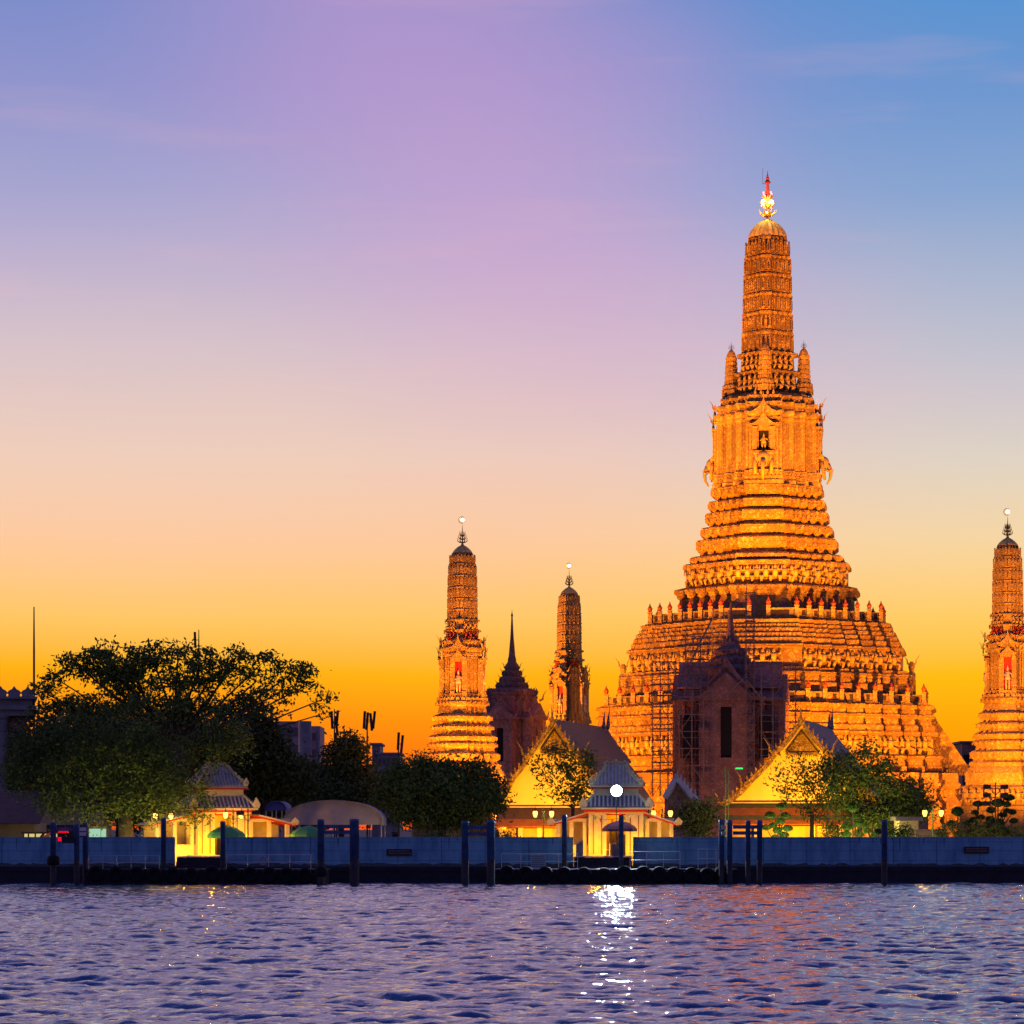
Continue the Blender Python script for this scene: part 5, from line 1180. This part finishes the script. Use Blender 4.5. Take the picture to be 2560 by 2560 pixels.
for px, lab, Y in ((133, 'black rubber fender ring round the leftmost pile', 204.8), (802, 'rubber fender at the waterline of the thick canopy-side pile', 204.6)):
    m = MB(); m.lathe([(.30, -.3), (.42, -.2), (.44, .2), (.30, .35)], 12); tag(m.build('pile_fender', 'rubber', None, True, loc=P(px, 2152 if px < 500 else 2180, Y)), lab, 'fender', 'fenders on the piles')

# ------------------------------------------------------------------ lanterns, masts, umbrellas
def lantern_post(px, pxl, pxr, py, Y, label, green=False):
    s = Y / F; t = thing('lantern_post', label, 'street lamp', (X(px, Y), Y, GR), 0, 'twin lantern posts on the riverside walk'); z = Zp(py, Y) - GR
    m = MB(); m.lathe([(.12, 0), (.12, .3), (.06, .4), (.045, z - .4), (.08, z - .3), (.1, z - .1), (.05, z), (.09, z + .15), (.03, z + .32), (.005, z + .5)], 8)
    for sd, q in ((-1, pxl), (1, pxr)):
        dx = (q - px) * s; m.tube([(0, 0, z - .35), (dx * .5, 0, z - .25), (dx, 0, z - .32)], .025, 5); m.tube([(0, 0, z - .7), (dx * .5, 0, z - .35)], .02, 5)
    m.build('post', 'greenpaint' if green else 'bronze', t)
    g0 = None
    for q in (pxl, pxr):
        dx = (q - px) * s
        if g0 is None:
            g0 = MB().lathe([(.09, -.26), (.17, -.05), (.18, .08), (.12, .22)], 10).build('lantern', 'lantern', t, True); c0 = MB().lathe([(.15, .18), (.12, .24), (.05, .34), (.02, .42), (.005, .62)], 8).build('cap', 'bronze', g0); g = g0
        else: g = dup(g0, t); dup(c0, g)
        g.location = (dx, 0, z)
        lamp('POINT', 'lantern_light', (X(px, Y) + dx, Y - .02, GR + z), (1, .55, .10), 420, radius=.2)
lantern_post(407, 388, 427, 2040, 221, 'twin lantern post under the drooping tree left of the gate')
lantern_post(583, 564, 603, 2037, 221, 'twin lantern post before the right wing of the left gate')
lantern_post(1359, 1338, 1379, 2034, 221, 'twin lantern post left of the lamp-lit gate, in front of the left gable', True)
lantern_post(1655, 1634, 1676, 2033, 221, 'twin lantern post right of the lamp-lit gate', False)
lantern_post(2332, 2312, 2353, 2032, 221, 'twin lantern post on a green pole before the iron gate', True)
lantern_post(2590, 2570, 2611, 2032, 221, 'twin lantern post just past the right picture edge', True)
def mast(px, py, Y, label, boxes, base='bronze', both=True, spread=.55, ht=None):
    s = Y / F; t = thing('floodlight_mast', label, 'floodlight mast', (X(px, Y), Y, GR), 0, 'masts with switched off floodlights'); z = Zp(py, Y) - GR
    m = MB(); m.tube([(0, 0, 0), (0, 0, z + .3)], .05, 6); bz = []
    for k, (dz, sides) in enumerate(boxes):
        m.tube([(-spread - .25, 0, z + dz - .17), (spread + .25, 0, z + dz - .17)], .03, 5)
        for sd in sides: m.tube([(0, 0, z + dz - .65), (sd * spread * .7, 0, z + dz - .18)], .025, 5); bz.append((sd * spread, z + dz))
    m.build('pole', base, t); h0 = None
    for x, zz in bz:
        if h0 is None: h0 = MB().prism([(-.13, -.12), (.13, -.14), (.10, .12), (-.12, .14)], (-.28, 0, 0), (0, 1, 0), (0, 0, 1), (.56, 0, 0)).build('lamp_housing', 'black', t); h = h0
        else: h = dup(h0, t)
        h.location = (x, 0, zz)
mast(620, 2032, 219, 'mast with two black floodlight boxes before the left gate wing', [(0, (-1, 1))])
mast(1622, 2024, 219, 'mast with a black floodlight box at the right corner of the lamp-lit gate', [(0, (-1,))], 'black')
mast(2489, 1966, 224, 'tall mast with five dark floodlight boxes against the right corner tower', [(0, (-1, 1)), (-.62, (-1, 1)), (-1.22, (-1,))], 'bronze', spread=.64)
t = thing('lamp_bracket', 'dazzling white floodlight on a thin pole in front of the gate roof', 'floodlight', P(1541, 1977, 214.0))
m = MB(); m.tube([(0, .15, -3.9), (0, .15, .1)], .03, 6); m.tube([(0, .15, 0), (0, -.02, 0)], .03, 5); m.lathe([(.32, -.30), (.34, .30)], 14, (0, .12, 0)); m.build('bracket', 'black', t)
MB().ball((0, -.25, 0), (.38, .14, .38), 18, 12).build('lamp_glass', 'whitelamp', t, True)
lamp('SPOT', 'white_flood', P(1541, 1977, 213.5), (.72, .9, 1), 13000, (X(1541, 213.5) - .8, 150, -8), 110, .5, .45)
lamp('POINT', 'white_flood_spill', P(1541, 1977, 214.3), (.72, .9, 1), 90, radius=.3)
def umbrella(px, py, Y, w, mt, label, h=.5):
    s = Y / F; t = thing('parasol', label, 'parasol', (X(px, Y), Y, GR), 0, 'parasols behind the flood wall'); z = Zp(py, Y) - GR; r = w * s / 2
    n = 8; m = MB(); m.loft([(math.cos(2 * math.pi * i / n), math.sin(2 * math.pi * i / n)) for i in range(n)], [(r * .99, z - h * .25), (r, z), (r * .85, z + h * .35), (r * .5, z + h * .75), (.04, z + h)], False); m.build('cloth', mt, t)
    m = MB(); m.tube([(0, 0, 0), (0, 0, z + h)], .03, 6)
    m.build('pole', 'chrome', t)
umbrella(566, 2089, 219.5, 96, 'umbgreen', 'green parasol in front of the left gate pavilion', .75)
umbrella(770, 2086, 222, 90, 'umbgreen', 'green parasol under the pale canopy, left of the thick piles', .65)
umbrella(1549, 2073, 214.4, 88, 'umbdark', 'dark red parasol in front of the lamp-lit gate doorway', .62)
# bunting
m = MB(); s_ = 216.6; pts = [P(1478, 2036, s_), P(1510, 2050, s_), P(1545, 2046, s_), P(1585, 2035, s_)]
m.tube(pts, .012, 4); t = m.build('bunting', 'black'); tag(t, 'string of small triangular flags across the lamp-lit gate', 'bunting')
for i, (px, py, c) in enumerate(((1488, 2042, 'umbgreen'), (1502, 2047, 'red'), (1517, 2050, 'white'), (1531, 2048, 'orangepaint'), (1546, 2046, 'white'), (1560, 2043, 'umbgreen'), (1574, 2038, 'plastic'))):
    m = MB(); p = P(px, py, s_); m.prism([(-.12, 0), (.12, 0), (0, -.28)], p, (1, 0, 0), (0, 0, 1), (0, .01, 0)); m.build('pennant', c, t)
# chair in the doorway
t = thing('plastic_chair', 'white plastic chair in the doorway of the lamp-lit gate', 'chair', (X(1517, 216.3), 216.3, GR + .74))
m = MB(); m.box(-.22, .22, -.22, .22, .40, .44); m.build('seat', 'plastic', t); m = MB(); m.box(.19, .23, -.22, .22, .44, .86); m.build('backrest', 'plastic', t); l0 = None
for x, y in ((-.2, -.2), (.2, -.2), (-.2, .2), (.2, .2)):
    if l0 is None: l0 = MB().tube([(0, 0, 0), (0, 0, .4)], .025, 6).build('leg', 'plastic', t); l = l0
    else: l = dup(l0, t)
    l.location = (x, y, 0)
for a, b, lab in ((1440, 1458, 'grey stair parapet left of the lamp-lit doorway'), (1530, 1556, 'grey stair parapet right of the lamp-lit doorway')):
    Y = 214.6; m = MB(); s_ = Y / F; zz = lambda py: Zp(py, Y)
    out = [(X(a, Y), zz(2112)), (X(b, Y), zz(2102)), (X(b, Y), zz(2150)), (X(a, Y), zz(2150))]
    m.prism(out, (0, Y, 0), (1, 0, 0), (0, 0, 1), (0, .08, 0)); o = m.build('stair_parapet', 'concrete'); tag(o, lab, 'parapet', 'stair parapets of the lamp-lit gate')
    m = MB(); m.tube([(X(a, Y), Y, zz(2111)), (X(b, Y), Y, zz(2101))], .04, 5); m.build('handrail', 'chrome', o)
# ------------------------------------------------------------------ canopy, shops and other buildings
def canopy(px0, px1, ptop, pbot, Y, depth, label, mt, sk=0):
    s = Y / F; w = (px1 - px0) / 2 * s; t = thing('canopy', label, 'canopy', (X((px0 + px1) / 2, Y), Y, GR), 0, 'cloth canopies on the riverbank'); h = (pbot - ptop) * s; zb = Zp(pbot, Y) - GR; n = 14
    prof = [(-w * math.cos(math.pi * i / n) * (1 if i < n / 2 else 1 + sk), zb + h * math.sin(math.pi * i / n) ** .75) for i in range(n + 1)]
    m = MB(); m.prism(prof + [(a * .99, b - .06) for a, b in reversed(prof)], (0, 0, 0), (1, 0, 0), (0, 0, 1), (0, depth, 0)); m.build('cloth', mt, t, False)
    m = MB(); m.prism([(a, b) for a, b in prof] , (0, .3, 0), (1, 0, 0), (0, 0, 1), (0, .03, 0)); m.build('end_curtain', mt, t)
    p0 = None
    for x in (-w * .96, 0, w * .96):
        for y in (.2, depth - .2):
            if p0 is None: p0 = MB().tube([(0, 0, 0), (0, 0, zb)], .05, 6).build('pole', 'chrome', t); p = p0
            else: p = dup(p0, t)
            p.location = (x, y, 0)
canopy(706, 958, 2000, 2062, 229, 7, 'large pale canopy with a rounded roof behind the thick piles', 'tent')
canopy(664, 716, 2002, 2026, 236, 6, 'small blue canopy between gate wing and pale canopy', 'tentblue')
def block(name, label, cat, x0, x1, ytop, Y, depth, mt, rz=0, wins=None, roof=None, group=None, base=GR, cornice=False):
    s = Y / F; t = thing(name, label, cat, (X((x0 + x1) / 2, Y), Y, base), rz, group); w = (x1 - x0) / 2 * s; H = Zp(ytop, Y) - base
    m = MB(); m.box(-w, w, 0, depth, 0, H); m.build('wall', mt, t)
    if roof: m = MB(); m.box(-w - .3, w + .3, -.3, depth + .3, H, H + .3); m.build('roof', roof, t)
    if wins:
        w0 = None; nx, nz, ww, wh, wm, z0 = wins
        for i in range(nx):
            for k in range(nz):
                if w0 is None:
                    w0 = MB().box(-ww / 2, ww / 2, -.05, .02, 0, wh).build('window', wm, t); f0 = MB().box(-ww / 2 - .08, ww / 2 + .08, -.12, -.0, -.1, 0).build('sill', 'concrete', w0); q = w0
                else: q = dup(w0, t); dup(f0, q)
                q.location = (-w + 2 * w * (i + .5) / nx, 0, z0 + (H - z0) * (k + .15) / nz)
    return t
# left classical building
t = thing('columned_building', 'grey building with columns and scalloped parapet at the left edge', 'building', (X(84, 262), 262, GR), math.radians(10)); Y = 262; s_ = Y / F; z = lambda py: EYE - GR + (HZ - py) * s_
m = MB(); m.box(-12, -.6, .5, 14, 0, z(1790)); m.build('wall', 'shrine', t)
m = MB(); m.box(-12, 0, -.4, 14, z(1790), z(1775)); m.box(-12, .25, -.7, 14, z(1775), z(1765)); m.box(-12, -.1, -.3, 14, z(1765), z(1748)); m.box(-12, .3, -.8, 14, z(1748), z(1742)); m.build('entablature', 'concrete', t); c0 = None
for k in range(4):
    if c0 is None: c0 = MB().lathe([(.6, 0), (.5, .5), (.45, z(1800)), (.6, z(1795)), (.62, z(1790))], 14).build('column', 'concrete', t, False); c = c0
    else: c = dup(c0, t)
    c.location = (-2.6 - 2.9 * k, .1, 0)
o0 = None
for k in range(6):
    if o0 is None: o0 = MB().prism([(-.5, 0), (.5, 0), (.5, .2), (.62, .28), (.45, .5), (.2, .62), (0, .9), (-.2, .62), (-.45, .5), (-.62, .28), (-.5, .2)], (0, 0, 0), (1, 0, 0), (0, 0, 1), (0, .4, 0)).build('parapet_ornament', 'concrete', t); o = o0
    else: o = dup(o0, t)
    o.location = (-.5 - 1.15 * k, -.6, z(1742))
block('shop_shed', 'red-brown tin roofed riverside shed at the left edge', 'shed', -120, 86, 2058, 232, 6, 'beige')
t = thing('shed_roof', 'rusty red sloping roof under the columned building', 'roof', (X(-10, 231), 231, 0)); m = MB(); m.prism([(-.6, Zp(2058, 231)), (6.5, Zp(1990, 231) + .5), (6.5, Zp(1990, 231) + .4), (-.6, Zp(2060, 231))], (-4, 0, 0), (0, 1, 0), (0, 0, 1), (7.4, 0, 0)); m.build('tin_sheet', 'brownroof', t)
block('shop_building', 'beige shop building lit orange under the drooping tree', 'building', 95, 232, 1990, 246, 8, 'beige', roof='concrete', wins=(4, 1, 1.0, 1.3, 'glass', 1))
t = block('lit_kiosk', 'small kiosk with glowing pale green windows behind the wall', 'kiosk', 221, 268, 2066, 224, 2.5, 'concrete', roof='brownroof')
m = MB(); m.box(-.62, .20, -.05, 0, Zp(2101, 224) - GR - .6, Zp(2072, 224) - GR); m.build('lit_window', 'kiosk', t); m = MB(); m.box(.25, .60, -.05, 0, 0, Zp(2072, 224) - GR); m.build('lit_door', 'kiosk', t); lamp('POINT', 'kiosk_light', P(242, 2085, 222.5), (.6, 1, .7), 12, radius=.2)
t = thing('market_stall', 'open shop with bright yellow-green interior and red awning left of the leftmost piles', 'stall', (X(95, 223), 223, GR)); s_ = 223 / F
m = MB(); m.box(-1.1, 1.3, .6, .7, 0, 2.3); m.build('lit_back_wall', 'warmwin', t); m = MB(); m.prism([(-1.1, 1.2), (.9, 2.4), (1.3, 2.4), (-.6, 1.2)], (0, -.3, 0), (1, 0, 0), (0, 0, 1), (0, .2, 0)); m.build('awning', 'orangepaint', t); m = MB()
for x in (-1.05, -.7, -.2, .35, .8, 1.2): m.tube([(x, 0, 0), (x, 0, 2.3)], .06, 5)
m.tube([(-.9, -.1, .5), (.5, -.1, 2.4)], .1, 5); m.box(-1.2, 1.4, -.1, .8, 2.28, 2.42); m.build('frame', 'bronze', t)
m = MB(); m.tube([(0, 0, -.4), (0, 0, 0), (0, 0, 1)], .05, 6)
# distant blocks and masts
block('apartment_block', 'pink apartment block showing between the tree limbs', 'building', 690, 745, 1803, 640, 16, 'pinkwall', wins=(3, 6, 1.6, 1.8, 'glass', 3), group='distant apartment blocks')
t = thing('storage_tower', 'pair of grey round towers right of the pink apartment block', 'tower', (X(764, 600), 600, GR)); m = MB(); m.lathe([(1.15, 0), (1.15, Zp(1803, 600) - GR)], 16); m.build('round_tower', 'concrete', t); m = MB(); m.lathe([(.4, 0), (.4, Zp(1826, 600) - GR)], 12, (2.4, 0, 0)); m.build('chimney', 'concrete', t)
block('apartment_block', 'pale apartment wall right of the round towers', 'building', 775, 800, 1815, 660, 16, 'pinkwall', wins=(1, 6, 1.2, 1.6, 'glass', 3), group='distant apartment blocks')
block('apartment_block', 'stepped grey apartment block left of the phone mast', 'building', 930, 950, 1862, 480, 12, 'concrete', wins=(1, 6, .7, 1, 'glass', 3), roof='concrete', group='distant apartment blocks')
block('apartment_block', 'low blue-grey apartment block with balconies under the right phone mast', 'building', 944, 1000, 1886, 478, 12, 'concrete', wins=(5, 6, .5, 1.0, 'glass', 3), roof='concrete', group='distant apartment blocks')
block('distant_hall', 'flat dark building between the great tower and the right corner tower', 'building', 2405, 2470, 1858, 430, 14, 'shrine', wins=(3, 3, .8, 1.4, 'dark', 4), roof='shrine_roof')
block('kiosk', 'grey ticket kiosk below the spreading tree', 'kiosk', 2248, 2296, 2052, 228, 3, 'white', wins=(2, 1, .5, .9, 'glass', .8), roof='concrete')
t = thing('iron_gate', 'brown lattice gate lit orange behind the green lantern pole', 'gate', (X(2316, 226), 226, GR)); m = MB()
for i in range(9): m.tube([(-.6 + .15 * i, 0, 0), (-.6 + .15 * i, 0, 2.2)], .02, 4)
for k in range(8): m.tube([(-.62, 0, .25 * k + .2), (.62, 0, .25 * k + .2)], .02, 4)
m.build('lattice', 'steel', t); m = MB(); m.box(-.8, -.62, -.1, .1, 0, 2.4); m.box(.62, .8, -.1, .1, 0, 2.4); m.box(-.8, .8, -.12, .12, 2.2, 2.5); m.build('frame', 'beige', t)
m = MB(); m.box(-1.2, 1.2, .6, .7, 0, 2.6); m.build('wall', 'beige', t)
t = thing('iron_fence', 'pink-white railing fence behind the cloud pruned trees', 'fence', (X(2490, 236), 236, GR)); m = MB(); w = 5.0
for i in range(44): m.tube([(-w + i * .23, 0, 0), (-w + i * .23, 0, 1.75 + (.3 if i % 6 == 0 else 0))], .03, 4)
for zz in (.3, 1.5): m.tube([(-w, 0, zz), (w, 0, zz)], .03, 4)
m.build('bars', 'iron', t)
def antenna(px, ptop, pbot, Y, label, panels, off=.5):
    t = thing('antenna_mast', label, 'antenna mast', (X(px, Y), Y, GR), 0, 'antenna masts on the skyline'); z0, z1 = Zp(pbot, Y) - GR, Zp(ptop, Y) - GR; m = MB(); m.tube([(0, 0, 0), (0, 0, z0 + (z1 - z0) * .5), (0, 0, z1)], [.12, .09, .05], 6)
    s = Y / F
    for dx, dy in panels: m.tube([(0, 0, Zp(dy, Y) - GR), (dx * s, 0, Zp(dy, Y) - GR)], .05, 4)
    m.build('pole', 'black', t); a0 = None
    for dx, dy in panels:
        if a0 is None: a0 = MB().box(-.16, .16, -.12, .12, -1.1, 1.1).build('panel_antenna', 'black', t); a = a0
        else: a = dup(a0, t)
        a.location = (dx * s, -.1, Zp(dy, Y) - GR); a.rotation_euler = (0, R.uniform(-.12, .12), 0)
antenna(85, 1517, 1740, 262, 'very tall thin flagpole mast at the far left', [])
antenna(497, 1574, 1650, 420, 'thin twin aerial rising above the middle of the wide tree', [(-9, 1600)])
antenna(836, 1772, 1870, 380, 'phone mast half hidden by bare twigs at the right end of the wide tree', [(-6, 1800), (7, 1798), (5, 1812)])
antenna(918, 1790, 1880, 380, 'phone mast with four long panels left of centre', [(-7, 1800), (0, 1803), (10, 1805), (17, 1800)])
antenna(996, 1836, 1895, 380, 'phone mast with two panels above the low apartment block', [(0, 1853), (9, 1860)])
# ghostly white carved gable behind the lamp-lit gate
def naga(px, Y, pts, label, mt='whiteroof'):
    t = thing('carved_gable', label, 'carved gable', (X(px, Y), Y, GR), 0, 'pale carved gables behind the lamp-lit gate'); V = [P(a, b, Y) - t.location for a, b in pts]; m = MB()
    m.tube(V, [.28] * len(V), 6)
    for i in range(len(V) - 1):
        n = max(2, int((V[i + 1] - V[i]).length / .35))
        for k in range(n):
            p = V[i].lerp(V[i + 1], k / n); m.prism([(-.16, 0), (.16, 0), (.10, .85)], p, (1, 0, 0), (0, 0, 1), (0, .15, 0))
    m.build('crested_ridge', mt, t); b = MB(); b.prism([(v.x, v.z) for v in V] + [(V[-1].x, 0), (V[0].x, 0)], (0, .3, 0), (1, 0, 0), (0, 0, 1), (0, .3, 0)); b.build('gable_wall', 'shrine', t)
naga(1700, 262, [(1662, 1995), (1680, 1966), (1692, 1948), (1710, 1968), (1726, 1988), (1748, 2004)], 'pale spiky crested gable right of the lamp-lit gate')
naga(2285, 270, [(2262, 2000), (2272, 1970), (2285, 1985), (2305, 2006), (2322, 2030)], 'grey-green ridge of a small roof behind the spreading tree')
# green led and tall post by the white labels
t = thing('signal_pole', 'tall thin green-yellow pole pair rising behind the labelled piles', 'pole', (X(1815, 221), 221, GR)); m = MB(); m.tube([(-.05, 0, 0), (-.05, 0, Zp(1918, 221) - GR)], .05, 6); m.tube([(.16, 0, 0), (.16, 0, Zp(1925, 221) - GR)], .03, 5); m.build('pole', 'greenpaint', t)
m = MB(); m.box(-.26, .26, -.03, .03, -.05, .05); tag(m.build('green_tube_light', 'greenled', None, loc=P(1848, 1921, 330)), 'small green light bar on the dark pavilion front', 'light'); bpy.data.objects['green_tube_light'].scale = (1.5, 1, 1.5)
